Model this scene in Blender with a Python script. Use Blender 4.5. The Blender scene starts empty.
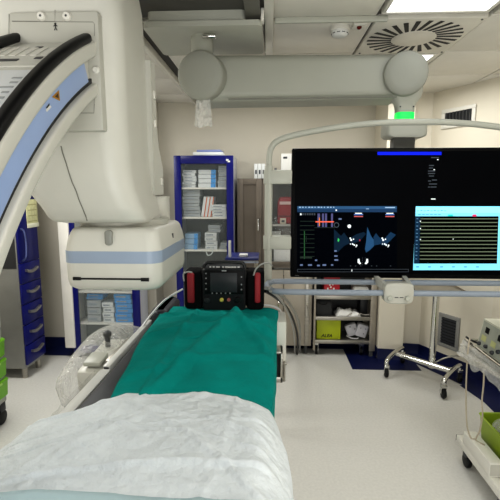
import bpy, bmesh, math, random
from mathutils import Vector, Matrix, noise
random.seed(7)
PI = math.pi
COL = bpy.context.scene.collection
F = 420.0; H = 1.70
TH = math.atan(60/420); PS = math.atan(20/420*math.cos(TH))

def P(px, py, Y=None, Z=None, X=None):
    """a point of the room seen in the photo at (px, py), on a known depth / height / side plane"""
    x = (px-250)/F; y = -(py-250)/F
    fw = math.cos(TH)+y*math.sin(TH); up = -math.sin(TH)+y*math.cos(TH)
    a = x*math.cos(PS)-fw*math.sin(PS); b = x*math.sin(PS)+fw*math.cos(PS)
    t = Y/b if Y is not None else ((Z-H)/up if Z is not None else X/a)
    return Vector((a*t, b*t, H+up*t))

# ------------------------------------------------------------------ materials
def lin(h):
    if isinstance(h, str):
        h = h.lstrip('#'); h = [int(h[i:i+2], 16)/255 for i in (0, 2, 4)]
    return [c/12.92 if c <= .04045 else ((c+.055)/1.055)**2.4 for c in h]
MATS = {}
def M(name, col, rough=.5, metal=0., var=.06, scale=6., bump=0., bscale=40., emit=0., spec=.5, coat=0., stretch=None):
    if name in MATS: return MATS[name]
    m = bpy.data.materials.new(name); m.use_nodes = True; MATS[name] = m
    nt = m.node_tree; b = nt.nodes['Principled BSDF']; c = lin(col)
    tc = nt.nodes.new('ShaderNodeTexCoord'); src = tc.outputs['Object']
    if stretch:
        mp = nt.nodes.new('ShaderNodeMapping'); mp.inputs['Scale'].default_value = stretch
        nt.links.new(src, mp.inputs['Vector']); src = mp.outputs['Vector']
    n = nt.nodes.new('ShaderNodeTexNoise'); n.inputs['Scale'].default_value = scale; n.inputs['Detail'].default_value = 4
    nt.links.new(src, n.inputs['Vector'])
    r = nt.nodes.new('ShaderNodeValToRGB')
    r.color_ramp.elements[0].position = .3; r.color_ramp.elements[1].position = .7
    r.color_ramp.elements[0].color = [v*(1-var) for v in c]+[1]
    r.color_ramp.elements[1].color = [min(1, v*(1+var)) for v in c]+[1]
    nt.links.new(n.outputs['Fac'], r.inputs['Fac'])
    nt.links.new(r.outputs['Color'], b.inputs['Base Color'])
    b.inputs['Roughness'].default_value = rough; b.inputs['Metallic'].default_value = metal
    b.inputs['Specular IOR Level'].default_value = spec
    if coat: b.inputs['Coat Weight'].default_value = coat
    if emit:
        nt.links.new(r.outputs['Color'], b.inputs['Emission Color']); b.inputs['Emission Strength'].default_value = emit
    if bump:
        n2 = nt.nodes.new('ShaderNodeTexNoise'); n2.inputs['Scale'].default_value = bscale; n2.inputs['Detail'].default_value = 5
        nt.links.new(src, n2.inputs['Vector'])
        bp = nt.nodes.new('ShaderNodeBump'); bp.inputs['Strength'].default_value = bump; bp.inputs['Distance'].default_value = .01
        nt.links.new(n2.outputs['Fac'], bp.inputs['Height']); nt.links.new(bp.outputs['Normal'], b.inputs['Normal'])
    return m
def clear(name, tint, opac, rough=.08, bump=0., bscale=30.):
    """thin clear film or pane: mostly transparent, with a glossy skin"""
    if name in MATS: return MATS[name]
    m = bpy.data.materials.new(name); m.use_nodes = True; MATS[name] = m
    nt = m.node_tree; b = nt.nodes['Principled BSDF']; out = nt.nodes['Material Output']
    b.inputs['Base Color'].default_value = lin(tint)+[1]; b.inputs['Roughness'].default_value = rough
    t = nt.nodes.new('ShaderNodeBsdfTransparent'); mx = nt.nodes.new('ShaderNodeMixShader')
    lw = nt.nodes.new('ShaderNodeLayerWeight'); lw.inputs['Blend'].default_value = .35
    mr = nt.nodes.new('ShaderNodeMapRange'); mr.inputs['To Min'].default_value = opac; mr.inputs['To Max'].default_value = min(1, opac+.45)
    nt.links.new(lw.outputs['Facing'], mr.inputs['Value']); nt.links.new(mr.outputs['Result'], mx.inputs['Fac'])
    nt.links.new(t.outputs[0], mx.inputs[1]); nt.links.new(b.outputs[0], mx.inputs[2]); nt.links.new(mx.outputs[0], out.inputs['Surface'])
    if bump:
        tc = nt.nodes.new('ShaderNodeTexCoord'); n2 = nt.nodes.new('ShaderNodeTexNoise'); n2.inputs['Scale'].default_value = bscale; n2.inputs['Detail'].default_value = 3
        nt.links.new(tc.outputs['Object'], n2.inputs['Vector'])
        bp = nt.nodes.new('ShaderNodeBump'); bp.inputs['Strength'].default_value = bump; bp.inputs['Distance'].default_value = .02
        nt.links.new(n2.outputs['Fac'], bp.inputs['Height']); nt.links.new(bp.outputs['Normal'], b.inputs['Normal']); nt.links.new(bp.outputs['Normal'], lw.inputs['Normal'])
    return m

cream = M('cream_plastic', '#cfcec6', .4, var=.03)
cream_d = M('cream_plastic_dark', '#bcbbb2', .45, var=.03)  # darker tone of the cream plastic
greyp = M('grey_plastic', '#b4b5ab', .42, var=.03)
white = M('white_paint', '#dcdad2', .4, var=.03)
paper = M('white_paper', '#dfdfdc', .7, var=.03)
steelblue = M('pale_blue_enamel', '#9fb4dc', .32, var=.03)
stripe = M('pale_blue_stripe', '#98a6ba', .38, var=.03)
black = M('black_rubber', '#070708', .45, var=.1, spec=.3)
dark = M('charcoal_plastic', '#222326', .45, var=.1)
dgrey = M('dark_grey_metal', '#48494a', .5, var=.1)
steel = M('brushed_steel', '#a9a59d', .34, .85, var=.12, scale=5, stretch=(1, 1, 12))
steelp = M('steel_panel', '#6f675e', .45, .5, var=.12, scale=3)
chrome = M('polished_chrome', '#d5d5d2', .12, 1.0, var=.04)
bluecab = M('royal_blue_enamel', '#0b1066', .32, var=.08, spec=.3)
bluein = M('cabinet_inside', '#6f7069', .6, var=.1)
bluefl = M('navy_vinyl', '#0a1444', .45, var=.15, spec=.25)
green = M('surgical_green_cloth', '#008a83', .9, var=.1, scale=9, bump=.6, bscale=26, spec=.12)
drapew = M('white_nonwoven', '#dbe1e5', .85, var=.05, scale=14, bump=.9, bscale=38, spec=.2)
drapeb = M('pale_blue_nonwoven', '#b6ccd2', .8, var=.05, bump=.3)
red = M('red_fabric', '#8e1622', .6, var=.12)
limec = M('lime_card', '#b7c31d', .5, var=.06)
limeb = M('lime_bin', '#93ac1c', .4, var=.08)
gcart = M('bright_green_plastic', '#6fae1f', .4, var=.08)
glass = clear('cabinet_glass', '#c8d2d2', .05, .05)
film = clear('clear_plastic_film', '#e8e8e4', .17, .12, bump=1.0, bscale=22)
cable_g = M('grey_cable', '#9c9c98', .4)
skirt = M('black_skirt', '#0e0f10', .5, var=.2)
orange = M('orange_card', '#c4602c', .6)
boxw = M('white_card', '#d3d6d6', .6, var=.05)
boxg = M('grey_card', '#a3a7a8', .6, var=.07)
boxb = M('blue_card', '#5f9fd0', .6, var=.08)
boxbb = M('bright_blue_card', '#3d94d6', .6, var=.08)
ink = M('dark_print', '#3a3d42', .6)

# ------------------------------------------------------------------ mesh builder
OFF = {}
class MB:
    def __init__(s): s.bm = bmesh.new()
    def merge(s, t, mi=0, smooth=False, mat=None):
        if mat is not None: bmesh.ops.transform(t, matrix=mat, verts=t.verts)
        mp = {}
        for v in t.verts: mp[v] = s.bm.verts.new(v.co)
        for f in t.faces:
            try: g = s.bm.faces.new([mp[v] for v in f.verts])
            except ValueError: continue
            g.material_index = mi; g.smooth = smooth
        t.free(); return s
    def box(s, x0, x1, y0, y1, z0, z1, b=0., mi=0, seg=2, mat=None):
        t = bmesh.new(); bmesh.ops.create_cube(t, size=1)
        for v in t.verts: v.co = Vector(((x0+x1)/2+v.co.x*(x1-x0), (y0+y1)/2+v.co.y*(y1-y0), (z0+z1)/2+v.co.z*(z1-z0)))
        if b: bmesh.ops.bevel(t, geom=t.edges[:], offset=b, segments=seg, affect='EDGES', profile=.5)
        return s.merge(t, mi, bool(b), mat)
    def obox(s, c, size, rz=0., rx=0., ry=0., b=0., mi=0, seg=2):
        m = Matrix.Translation(c) @ Matrix.Rotation(rz, 4, 'Z') @ Matrix.Rotation(ry, 4, 'Y') @ Matrix.Rotation(rx, 4, 'X')
        a, d, e = [v/2 for v in size]
        return s.box(-a, a, -d, d, -e, e, b, mi, seg, m)
    def tube(s, pts, r, n=10, mi=0, closed=False):
        pts = [Vector(p) for p in pts]; t = bmesh.new(); k = len(pts)
        rs = r if isinstance(r, (list, tuple)) else [r]*k
        up = None; rings = []
        for i, p in enumerate(pts):
            if closed: d = pts[(i+1) % k]-pts[i-1]
            else: d = pts[min(i+1, k-1)]-pts[max(i-1, 0)]
            d.normalize()
            if up is None: up = d.orthogonal().normalized()
            up = (up-d*up.dot(d)).normalized(); w = d.cross(up)
            rings.append([t.verts.new(p+(up*math.cos(2*PI*j/n)+w*math.sin(2*PI*j/n))*rs[i]) for j in range(n)])
        for i in range(k if closed else k-1):
            A, B = rings[i], rings[(i+1) % k]
            for j in range(n): t.faces.new((A[j], A[(j+1) % n], B[(j+1) % n], B[j]))
        if not closed: t.faces.new(rings[0][::-1]); t.faces.new(rings[-1])
        return s.merge(t, mi, True)
    def cyl(s, p0, p1, r, n=20, mi=0, b=0.):
        p0 = Vector(p0); p1 = Vector(p1); d = p1-p0; L = d.length; d.normalize()
        if not b: return s.tube([p0, p0+d*L*.5, p1], r, n, mi)
        return s.lathe([(r-b, 0), (r-b*.3, b*.3), (r, b), (r, L-b), (r-b*.3, L-b*.3), (r-b, L)], p0, d, n, mi)
    def lathe(s, prof, c, axis=(0, 0, 1), n=24, mi=0):
        a = Vector(axis).normalized(); u = a.orthogonal().normalized(); w = a.cross(u); c = Vector(c); t = bmesh.new(); rings = []
        for r, h in prof:
            r = max(r, 1e-4)
            rings.append([t.verts.new(c+a*h+(u*math.cos(2*PI*j/n)+w*math.sin(2*PI*j/n))*r) for j in range(n)])
        for A, B in zip(rings, rings[1:]):
            for j in range(n): t.faces.new((A[j], A[(j+1) % n], B[(j+1) % n], B[j]))
        t.faces.new(rings[0][::-1]); t.faces.new(rings[-1])
        return s.merge(t, mi, True)
    def loft(s, loops, mi=0, smooth=True, caps=True, closed=True):
        t = bmesh.new(); R = [[t.verts.new(Vector(p)) for p in l] for l in loops]; n = len(R[0])
        for A, B in zip(R, R[1:]):
            for j in range(n if closed else n-1): t.faces.new((A[j], A[(j+1) % n], B[(j+1) % n], B[j]))
        if caps and closed: t.faces.new(R[0][::-1]); t.faces.new(R[-1])
        bmesh.ops.recalc_face_normals(t, faces=t.faces)
        return s.merge(t, mi, smooth)
    def quad(s, a, b, c, d, mi=0):
        f = s.bm.faces.new([s.bm.verts.new(Vector(p)) for p in (a, b, c, d)]); f.material_index = mi; return s
    def poly(s, pts, mi=0):
        f = s.bm.faces.new([s.bm.verts.new(Vector(p)) for p in pts]); f.material_index = mi; return s
    def build(s, name, mats, parent=None, label=None, cat=None, group=None, kind=None, auto=40, solid=0.):
        if not isinstance(mats, (list, tuple)): mats = [mats]
        me = bpy.data.meshes.new(name)
        bmesh.ops.recalc_face_normals(s.bm, faces=s.bm.faces) if not solid else None
        vs = [v.co for v in s.bm.verts]
        if parent is None and kind != 'structure':
            o_ = Vector((sum(v.x for v in vs)/len(vs), sum(v.y for v in vs)/len(vs), min(v.z for v in vs)))
        elif parent is None: o_ = Vector((0, 0, 0))
        else: o_ = OFF[parent.name]
        bmesh.ops.translate(s.bm, verts=s.bm.verts, vec=-o_)
        s.bm.to_mesh(me); s.bm.free()
        for m in mats: me.materials.append(m)
        if auto:
            try: me.set_sharp_from_angle(angle=math.radians(auto))
            except Exception: pass
        o = bpy.data.objects.new(name, me); COL.objects.link(o)
        if parent is None: o.location = o_
        else: o.parent = parent
        OFF[o.name] = o_
        if solid:
            md = o.modifiers.new('thickness', 'SOLIDIFY'); md.thickness = solid; md.offset = -1
        tag(o, label, cat, group, kind); return o
def tag(o, label=None, cat=None, group=None, kind=None):
    if label: o['label'] = label
    if cat: o['category'] = cat
    if group: o['group'] = group
    if kind: o['kind'] = kind
    return o
def thing(name, loc, label, cat, group=None):
    o = bpy.data.objects.new(name, None); COL.objects.link(o); o.location = loc; o.empty_display_size = .05
    OFF[o.name] = Vector(loc); return tag(o, label, cat, group)
def copy_thing(root, delta):
    r = root.copy(); COL.objects.link(r); r.location = root.location+Vector(delta); OFF[r.name] = Vector(r.location)
    for ch in list(root.children):
        c = ch.copy(); COL.objects.link(c); c.parent = r
        for g in list(ch.children):
            d = g.copy(); COL.objects.link(d); d.parent = c
    return r
def sm(pts, k=6, closed=False):
    pts = [Vector(p) for p in pts]; n = len(pts); out = []
    rng = range(n) if closed else range(n-1)
    for i in rng:
        if closed: a, b, c, d = pts[i-1], pts[i], pts[(i+1) % n], pts[(i+2) % n]
        else: a, b, c, d = pts[max(i-1, 0)], pts[i], pts[i+1], pts[min(i+2, n-1)]
        for j in range(k):
            t = j/k; out.append(.5*((2*b)+(c-a)*t+(2*a-5*b+4*c-d)*t*t+(3*b-a-3*c+d)*t**3))
    if not closed: out.append(pts[-1])
    return out
def rr(x0, x1, y0, y1, z, r, n=5):
    out = []
    for cx, cy, a0 in ((x1-r, y1-r, 0), (x0+r, y1-r, 90), (x0+r, y0+r, 180), (x1-r, y0+r, 270)):
        for j in range(n+1):
            a = math.radians(a0+90*j/n); out.append((cx+r*math.cos(a), cy+r*math.sin(a), z))
    return out
def surf(nu, nv, f, mi=0):
    b = MB(); V = [[b.bm.verts.new(f(i/nu, j/nv)) for j in range(nv+1)] for i in range(nu+1)]
    for i in range(nu):
        for j in range(nv):
            g = b.bm.faces.new((V[i][j], V[i+1][j], V[i+1][j+1], V[i][j+1])); g.smooth = True; g.material_index = mi
    return b
def N(x, y, z=0.): return noise.noise(Vector((x, y, z)))
def lerp(a, b, t): return a+(b-a)*t
def interp(tab, x):
    for (x0, y0), (x1, y1) in zip(tab, tab[1:]):
        if x <= x1: return lerp(y0, y1, max(0, min(1, (x-x0)/(x1-x0))))
    return tab[-1][1]

# ================================================================== SETTING
ZC = 2.62
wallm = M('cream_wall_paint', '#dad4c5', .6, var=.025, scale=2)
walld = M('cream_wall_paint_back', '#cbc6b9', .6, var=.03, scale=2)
floorm = M('grey_vinyl_floor', '#cccbc6', .42, var=.05, scale=60, bump=.03, bscale=200)
tilem = M('ceiling_metal_tile', '#e2dfd7', .5, var=.03)
MB().box(-2.9, 2.1, -1.2, 4.75, -.08, 0).build('floor', floorm, kind='structure')
def wall(name, pts, z0=0., z1=ZC+.03, m=wallm):
    b = MB(); b.loft([[(x, y, z0) for x, y in pts], [(x, y, z1) for x, y in pts]], smooth=False, caps=False, closed=False)
    return b.build(name, m, kind='structure')
wall('wall_left', [(-2.8, -1.2), (-2.8, 4.3)])
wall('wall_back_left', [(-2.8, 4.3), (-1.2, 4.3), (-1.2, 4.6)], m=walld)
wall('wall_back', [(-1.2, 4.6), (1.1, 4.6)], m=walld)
wall('wall_pier', [(1.1, 4.6), (1.1, 4.13), (1.34, 4.1)])
wall('wall_back_right', [(1.34, 4.1), (1.36, 4.3), (1.56, 4.27)])
wall('wall_angled', [(1.56, 4.27), (1.93, 3.62)])
wall('wall_right', [(1.93, 3.62), (2.0, 3.3), (2.0, -1.2)])
def skirting(name, pts, wd=.2):
    b = MB()
    for (p, q) in zip(pts, pts[1:]):
        d = Vector((q[0]-p[0], q[1]-p[1], 0)); n = Vector((d.y, -d.x, 0)).normalized()
        A = Vector((p[0], p[1], 0)); B = Vector((q[0], q[1], 0)); rows = []
        prof = [(wd, .0015), (.05, .0025), (.022, .012), (.010, .045), (.006, .11), (0, .112)]
        e = d.normalized()*.004
        for base in (A-e, B+e): rows.append([base+n*u+Vector((0, 0, z)) for u, z in prof])
        b.loft(rows, caps=False, closed=False)
    return b.build(name, bluefl, kind='structure')
skirting('baseboard_left', [(-2.8, -1.2), (-2.8, 4.3)])
skirting('baseboard_back_left', [(-2.8, 4.3), (-1.2, 4.3), (-1.2, 4.6)], .24)
skirting('baseboard_back', [(-1.2, 4.6), (1.1, 4.6)], .22)
skirting('baseboard_pier', [(1.1, 4.6), (1.1, 4.13), (1.34, 4.1)], .24)
skirting('baseboard_back_right', [(1.34, 4.1), (1.36, 4.3), (1.56, 4.27)], .2)
skirting('baseboard_angled', [(1.56, 4.27), (1.93, 3.62)], .22)
skirting('baseboard_right', [(1.93, 3.62), (2.0, 3.3), (2.0, -1.2)], .26)
# dark floor border running in front of the pier
MB().box(.80, 1.45, 3.86, 4.5, .0005, .002).build('trim_1', bluefl, kind='structure')
# slim wall pilaster between the cabinets on the left
MB().box(P(63.5, 320, Y=3.98).x, P(73.5, 320, Y=3.98).x, 3.98, 4.3, .115, ZC, .006).build('trim_2', M('pilaster_white', '#eae7df', .5), kind='structure')
# ceiling of loose metal tiles
b = MB(); cb = MB(); cb.box(-2.9, 2.1, -1.2, 4.75, ZC+.03, ZC+.06)
LIGHTS = {(1, 2), }
rows = [-1.16+.6*i for i in range(11)]
for i in range(-5, 4):
    for j in range(10):
        x0, x1 = i*.6-.035, i*.6+.565; y0, y1 = rows[j], rows[j+1]
        if i == 1 and j in (5, 6): continue
        if x1 < -2.8 or x0 > 2.0: continue
        if i == -1 and j < 6: continue
        if i == -2 and j < 9: x1 = -.83 if j >= 0 else x1
        x0 = max(x0, -2.8); x1 = min(x1, 2.05)
        if i == -1: x0 = -.72
        b.box(x0+.006, x1-.006, y0+.006, y1-.006, ZC, ZC+.025, .004)
b.box(-.83, .01, 3.0, 3.03, ZC+.005, ZC+.03)
b.merge(cb.bm, 1)
b.build('ceiling', [tilem, M('ceiling_void', '#8e8b83', .7)], kind='structure')
MB().box(-.80, -.765, 0, 4.58, ZC-.05, ZC+.01, .004).build('trim_3', white, kind='structure')
MB().box(-.765, -.71, 0, 4.5, ZC-.004, ZC+.03).build('trim_4', M('rail_slot', '#3d3b36', .6), kind='structure')
MB().box(-.76, .0, -1.1, 2.36, ZC-.012, ZC+.02).build('trim_5', M('rail_recess_shade', '#4a4944', .6, var=.1), kind='structure')  # flat plate, shade of the recess between the rails put into its colour
MB().box(-.035, .012, -1.1, 3.0, ZC-.035, ZC+.0, .004).build('trim_6', white, kind='structure')
MB().box(-.13, -.055, -1.0, 2.52, ZC-.05, ZC-.0, .003).build('trim_7', M('rail_grey', '#77766f', .45, .3), kind='structure')
MB().box(.02, .62, 2.415, 2.435, ZC-.03, ZC+.0, .003).build('trim_8', greyp, kind='structure')
MB().box(.02, .62, 2.436, 2.462, ZC-.006, ZC+.0).build('trim_9', M('gap_dark', '#2c2a27', .7), kind='structure')

# ceiling lights
lit = M('light_diffuser', '#f4f7ff', .4, emit=2.2)
def ceiling_light(x0, x1, y0, y1, label):
    t = thing('ceiling_light', ((x0+x1)/2, (y0+y1)/2, ZC-.02), label, 'ceiling light', 'recessed ceiling light panels')
    f = MB()
    for a in ((x0, x1, y0, y0+.02), (x0, x1, y1-.02, y1), (x0, x0+.02, y0+.02, y1-.02), (x1-.02, x1, y0+.02, y1-.02)): f.box(a[0], a[1], a[2], a[3], ZC-.012, ZC+.02, .003)
    f.build('frame', white, t)
    MB().box(x0+.02, x1-.02, y0+.02, y1-.02, ZC-.006, ZC+.015).build('diffuser', lit, t)
    return t
ceiling_light(.575, 1.125, 1.82, 2.38, 'large bright recessed ceiling light panel in front of the round slotted air diffuser')
ceiling_light(.69, 1.13, 3.05, 3.6, 'bright recessed ceiling light partly hidden behind the domed end of the grey boom')

# ceiling air diffuser
t = thing('air_diffuser', (.865, 2.74, ZC-.01), 'square white ceiling air diffuser with a ring of dark radial slots', 'air vent')
MB().box(.572, 1.158, 2.447, 3.033, ZC-.01, ZC+.02, .004).build('plate', M('diffuser_plate', '#dedbd2', .5), t)
sl = MB(); C0 = Vector((.862, 2.745, ZC-.0115))
for k in range(26):
    a = 2*PI*k/26
    d = Vector((math.cos(a), math.sin(a), 0)); w = Vector((-d.y, d.x, 0))
    p, q = C0+d*.128+w*.0, C0+d*.27+w*.04
    e = (q-p).normalized().cross(Vector((0, 0, 1)))*.0105
    sl.quad(p-e, p+e, q+e*1.3, q-e*1.3)
sl.build('slots', M('slot_black', '#08080a', .6), t)
MB().lathe([(.13, 0), (.13, -.004), (.12, -.008), (0, -.009)], (C0.x, C0.y, ZC-.01)).build('center_disc', M('diffuser_plate', '#dedbd2'), t)
for dx in (-.27, .27):
    for dy in (-.27, .27): MB().lathe([(.006, 0), (.006, -.004), (0, -.005)], (.865+dx, 2.74+dy, ZC-.01), n=8).build('screw', dgrey, t)

# smoke detector and sensor
c = P(340, 27, Z=ZC); t = thing('smoke_detector', (c.x, c.y, ZC-.05), 'round white smoke detector on the ceiling tile left of the air diffuser', 'smoke detector')
MB().lathe([(.055, 0), (.055, -.02), (.05, -.024)], (c.x, c.y, ZC)).build('base', white, t)
MB().lathe([(.048, -.024), (.05, -.035), (.04, -.05), (.022, -.056), (0, -.057)], (c.x, c.y, ZC)).build('sensor_head', paper, t)
b = MB()
for k in range(10):
    a = 2*PI*k/10; b.obox((c.x+.046*math.cos(a), c.y+.046*math.sin(a), ZC-.037), (.004, .018, .008), rz=a)
b.build('vent_slots', dgrey, t)
c = P(359, 24, Z=ZC); t = thing('ceiling_indicator', (c.x, c.y, ZC-.02), 'small square white ceiling indicator with a dark red lens beside the smoke detector', 'indicator light')
MB().box(c.x-.035, c.x+.035, c.y-.04, c.y+.04, ZC-.018, ZC, .005).build('housing', white, t)
MB().lathe([(.014, -.018), (.013, -.026), (.006, -.032), (0, -.033)], (c.x, c.y-.01, ZC), n=14).build('lens', M('dark_red_lens', '#5e1a14', .2), t)

# wall vents on the angled wall
def wall_vent(p0, p1, z0, z1, label, slatn, frame_m, slat_m, wv=False):
    d = Vector((p1[0]-p0[0], p1[1]-p0[1], 0)); L = d.length; rz = math.atan2(d.y, d.x)
    nrm = Vector((d.y, -d.x, 0)).normalized(); c = Vector(((p0[0]+p1[0])/2, (p0[1]+p1[1])/2, (z0+z1)/2))+nrm*.005
    t = thing('wall_vent', (c.x, c.y, z0), label, 'air vent', 'vents on the right wall')
    h = z1-z0; f = MB(); w_ = .035
    for cx, cz, sx, sz in ((0, h/2-w_/2, L, w_), (0, -h/2+w_/2, L, w_), (-L/2+w_/2, 0, w_, h-2*w_), (L/2-w_/2, 0, w_, h-2*w_)):
        m = Matrix.Translation(c) @ Matrix.Rotation(rz, 4, 'Z')
        f.box(cx-sx/2, cx+sx/2, -.012, .004, cz-sz/2, cz+sz/2, .003, mat=m)
    f.build('frame', frame_m, t)
    m = Matrix.Translation(c) @ Matrix.Rotation(rz, 4, 'Z')
    g = MB(); g.box(-L/2+w_, L/2-w_, .0, .004, -h/2+w_, h/2-w_, mat=m)
    g.build('backing', M('vent_black', '#101114', .6), t)
    s_ = MB()
    for k in range(slatn):
        if wv:
            x = -L/2+w_+(L-2*w_)*(k+.5)/slatn; s_.box(x-.003, x+.003, -.008, 0, -h/2+w_, h/2-w_, mat=m)
        else:
            z = -h/2+w_+(h-2*w_)*(k+.5)/slatn; s_.box(-L/2+w_, L/2-w_, -.010, .0, z-.0075, z+.0075, mat=m @ Matrix.Translation((0, 0, 0)))
    s_.build('slats', slat_m, t)
def onwall(px, py):                    # where the sight line meets the angled wall
    a, b_ = Vector((1.56, 4.27)), Vector((1.93, 3.62)); best = None
    for k in range(400):
        q = a.lerp(b_, k/400*1.1-.05); p = P(px, py, Y=q.y)
        if best is None or abs(p.x-q.x) < best[0]: best = (abs(p.x-q.x), q, p.z)
    return best[1], best[2]
a, za = onwall(443, 108); b_, zb = onwall(477, 106)
wall_vent(a, b_, zb-.155, zb+.02, 'white framed horizontal wall vent with dark grille high on the right wall', 8, white, dgrey, True)
a, za = onwall(440, 312); b_, zb = onwall(460, 330)
wall_vent(a, b_, za-.33, za+.0, 'grey framed dark louvred wall vent low on the wall behind the chrome stand', 9, M('vent_frame_grey', '#8f8f8c', .45), M('vent_slat', '#33353a', .5))

# ================================================================== C-ARM
C1 = Vector((2.144, .537)); A_SW = math.radians(146); RSH = .97
C2 = C1+Vector((math.cos(A_SW), math.sin(A_SW)))*RSH
def arc(R, a):
    a = math.radians(a); c, r = (C1, R) if a <= A_SW else (C2, R-RSH)
    return c.x+r*math.cos(a), c.y+r*math.sin(a)
def angs(a0, a1, st=2.): n = max(2, int((a1-a0)/st)); return [a0+(a1-a0)*i/n for i in range(n+1)]
def sweep(b, prof, a0, a1, mi=0, st=1.5):
    loops = []
    for a in angs(a0, a1, st): loops.append([(X,)+arc(R, a) for R, X in prof])
    b.loft(loops, mi); return b
def rprof(R0, R1, X0, X1, r=.006):
    return [(p[0], p[1]) for p in rr(R0, R1, X0, X1, 0, r, 3)]
ca = thing('c_arm', (-.71, 1.75, .18), 'huge cream ceiling-hung x-ray c-arm with blue band and black bumper edges', 'x-ray machine')
AE = 272
b = MB()
sweep(b, rprof(1.657, 1.797, -.82, -.577, .01), 113, AE)
sweep(b, rprof(1.757, 1.80, -.60, -.55, .008), 113, AE)
sweep(b, rprof(1.65, 1.686, -.60, -.55, .008), 113, AE)
sweep(b, rprof(1.70, 1.80, -.824, -.79, .008), 113, AE)
ring = b.build('arc', cream, ca)
for X0, X1, a0 in ((-.582, -.549, 116.3), (-.825, -.79, 114.6)):
    sweep(MB(), rprof(1.798, 1.825, X0, X1, .011), a0, AE).build('bumper', black, ca)
bb = sweep(MB(), rprof(1.698, 1.757, -.60, -.562, .003), 118.5, AE).build('blue_band', steelblue, ca)
sweep(MB(), rprof(1.684, 1.699, -.60, -.568, .002), 117, AE).build('groove', dark, ca)
# details on the arc's outside
gp = MB(); sweep(gp, rprof(1.797, 1.801, -.785, -.60, .001), 118.2, 124.5); gp.build('access_panel', cream, ca)
gp = MB()
for k in range(6):
    x = -.785+.03*k; sweep(gp, rprof(1.801, 1.803, x, x+.018, .0008), 118.8+.1*k, 121.8)
gp.build('ribs', white, ca)
for x0, x1, a0 in ((-.75, -.68, 122.8), (-.64, -.62, 122.3), (-.80, -.785, 122.5), (-.79, -.77, 118.6), (-.69, -.67, 118.6)):
    sweep(MB(), rprof(1.801, 1.8025, x0, x1, .0005), a0, a0+.55, st=.3).build('vent_mark', dgrey, ca)
lb = MB(); sweep(lb, rprof(1.798, 1.8015, -.72, -.60, .0008), 125.5, 136); lo = lb.build('type_label', M('label_silver', '#d9dcde', .3, var=.04), ca)
lb = MB()
for k in range(11):
    a = 127+.8*k; w0 = .015+.03*random.random()
    sweep(lb, rprof(1.8015, 1.8025, -.612-w0, -.612, .0004), a, a+.28, st=.15)
lb.build('label_print', M('label_grey', '#a4a7a9', .5), lo)
# warning triangle and tag on the blue band
def band_pt(px, py, X=-.561): return P(px, py, X=X)
tri = MB(); tri.poly([band_pt(59, 90), band_pt(60, 101), band_pt(52, 97)]); tri.build('warning_triangle', M('warning_yellow', '#b8842a', .5), bb)
tri = MB(); tri.poly([band_pt(58.2, 93, -.560), band_pt(58.8, 98.6, -.560), band_pt(55, 96.6, -.560)]); tri.build('warning_mark', M('warning_dark', '#4f3517', .5), bb)
tri = MB(); tri.quad(band_pt(45.5, 110), band_pt(50, 105), band_pt(51.5, 107), band_pt(47, 112)); tri.build('white_tag', paper, bb)
tri = MB(); tri.poly([band_pt(46, 107.5), band_pt(49.5, 103), band_pt(49.5, 105.5), band_pt(47, 108.6)]); tri.build('black_tag', black, bb)
# housing
sec = [(1.578, -.79, -.47, 1.54, 1.78, .05), (1.584, -.81, -.458, 1.50, 1.79, .06), (1.60, -.82, -.456, 1.47, 1.80, .07), (1.64, -.835, -.462, 1.445, 1.80, .08),
       (1.70, -.87, -.478, 1.425, 1.80, .08), (1.78, -.91, -.486, 1.41, 1.79, .08), (1.9, -.93, -.488, 1.40, 1.78, .08), (2.2, -.94, -.488, 1.395, 1.77, .08),
       (2.36, -.94, -.492, 1.395, 1.77, .09), (2.43, -.93, -.502, 1.40, 1.77, .10), (2.485, -.92, -.525, 1.41, 1.76, .10), (2.53, -.9, -.56, 1.43, 1.75, .10), (2.56, -.87, -.61, 1.47, 1.73, .09)]
b = MB(); b.loft([rr(x0, x1, y0, y1, z, r, 8) for z, x0, x1, y0, y1, r in sec]); b.build('housing', cream, ca, auto=55)
MB().lathe([(.10, 2.54), (.10, 2.62)], (-.74, 1.57, 0)).build('ceiling_column', cream_d, ca)
# seam of the housing
b = MB(); pts = []; ft = [(q[0], q[3]) for q in sec]
for px, py in ((61, 146), (63, 154), (66, 163), (69, 173), (72, 182), (76, 191), (79, 200), (82, 207), (84, 212), (86, 217), (87, 220.5)):
    Y = 1.42
    for _ in range(6): Y = interp(ft, P(px, py, Y=Y).z)-.0008
    pts.append(P(px, py, Y=Y))
b.tube(sm(pts), .002, 6); b.build('seam', M('seam_grey', '#7d7c74', .6), ca)
# mounting plate around the arc's end
PY = 1.372
b = MB(); p0 = P(8, 12, Y=PY); p1 = P(103.5, 131, Y=PY)
b.box(p0.x, p1.x, PY, PY+.08, p1.z, p0.z, .008)
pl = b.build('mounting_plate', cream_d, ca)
b = MB()
for q in ([(12, 21), (55, 21.5), (55, 10)], [(12, 21.5), (93, 22), (94.5, 24), (94.5, 36)], [(94, 112), (94.5, 90)], [(9, 40), (9, 14)], [(78, 113), (94, 113), (94.5, 104)]):
    MB().tube([P(x, y, Y=PY+.0002) for x, y in q], .0011, 5).build('panel_joint', M('joint_grey', '#85847c', .6), pl)
for x, y in ((41.5, 16.5), (67, 16.5)):
    c = P(x, y, Y=PY); bo = MB().lathe([(.0145, 0), (.0145, .003), (.011, .008), (.005, .0085), (0, .0085)], c, (0, -1, 0), 18).build('bolt', white, pl)
    MB().lathe([(.004, .0086), (.003, .009), (0, .009)], c, (0, -1, 0), 6).build('hex_socket', dgrey, bo)
c = P(96, 70, Y=PY); MB().lathe([(.012, 0), (.012, .003), (.008, .007), (0, .007)], c, (0, -1, 0), 16).build('bolt', white, pl)
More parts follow.
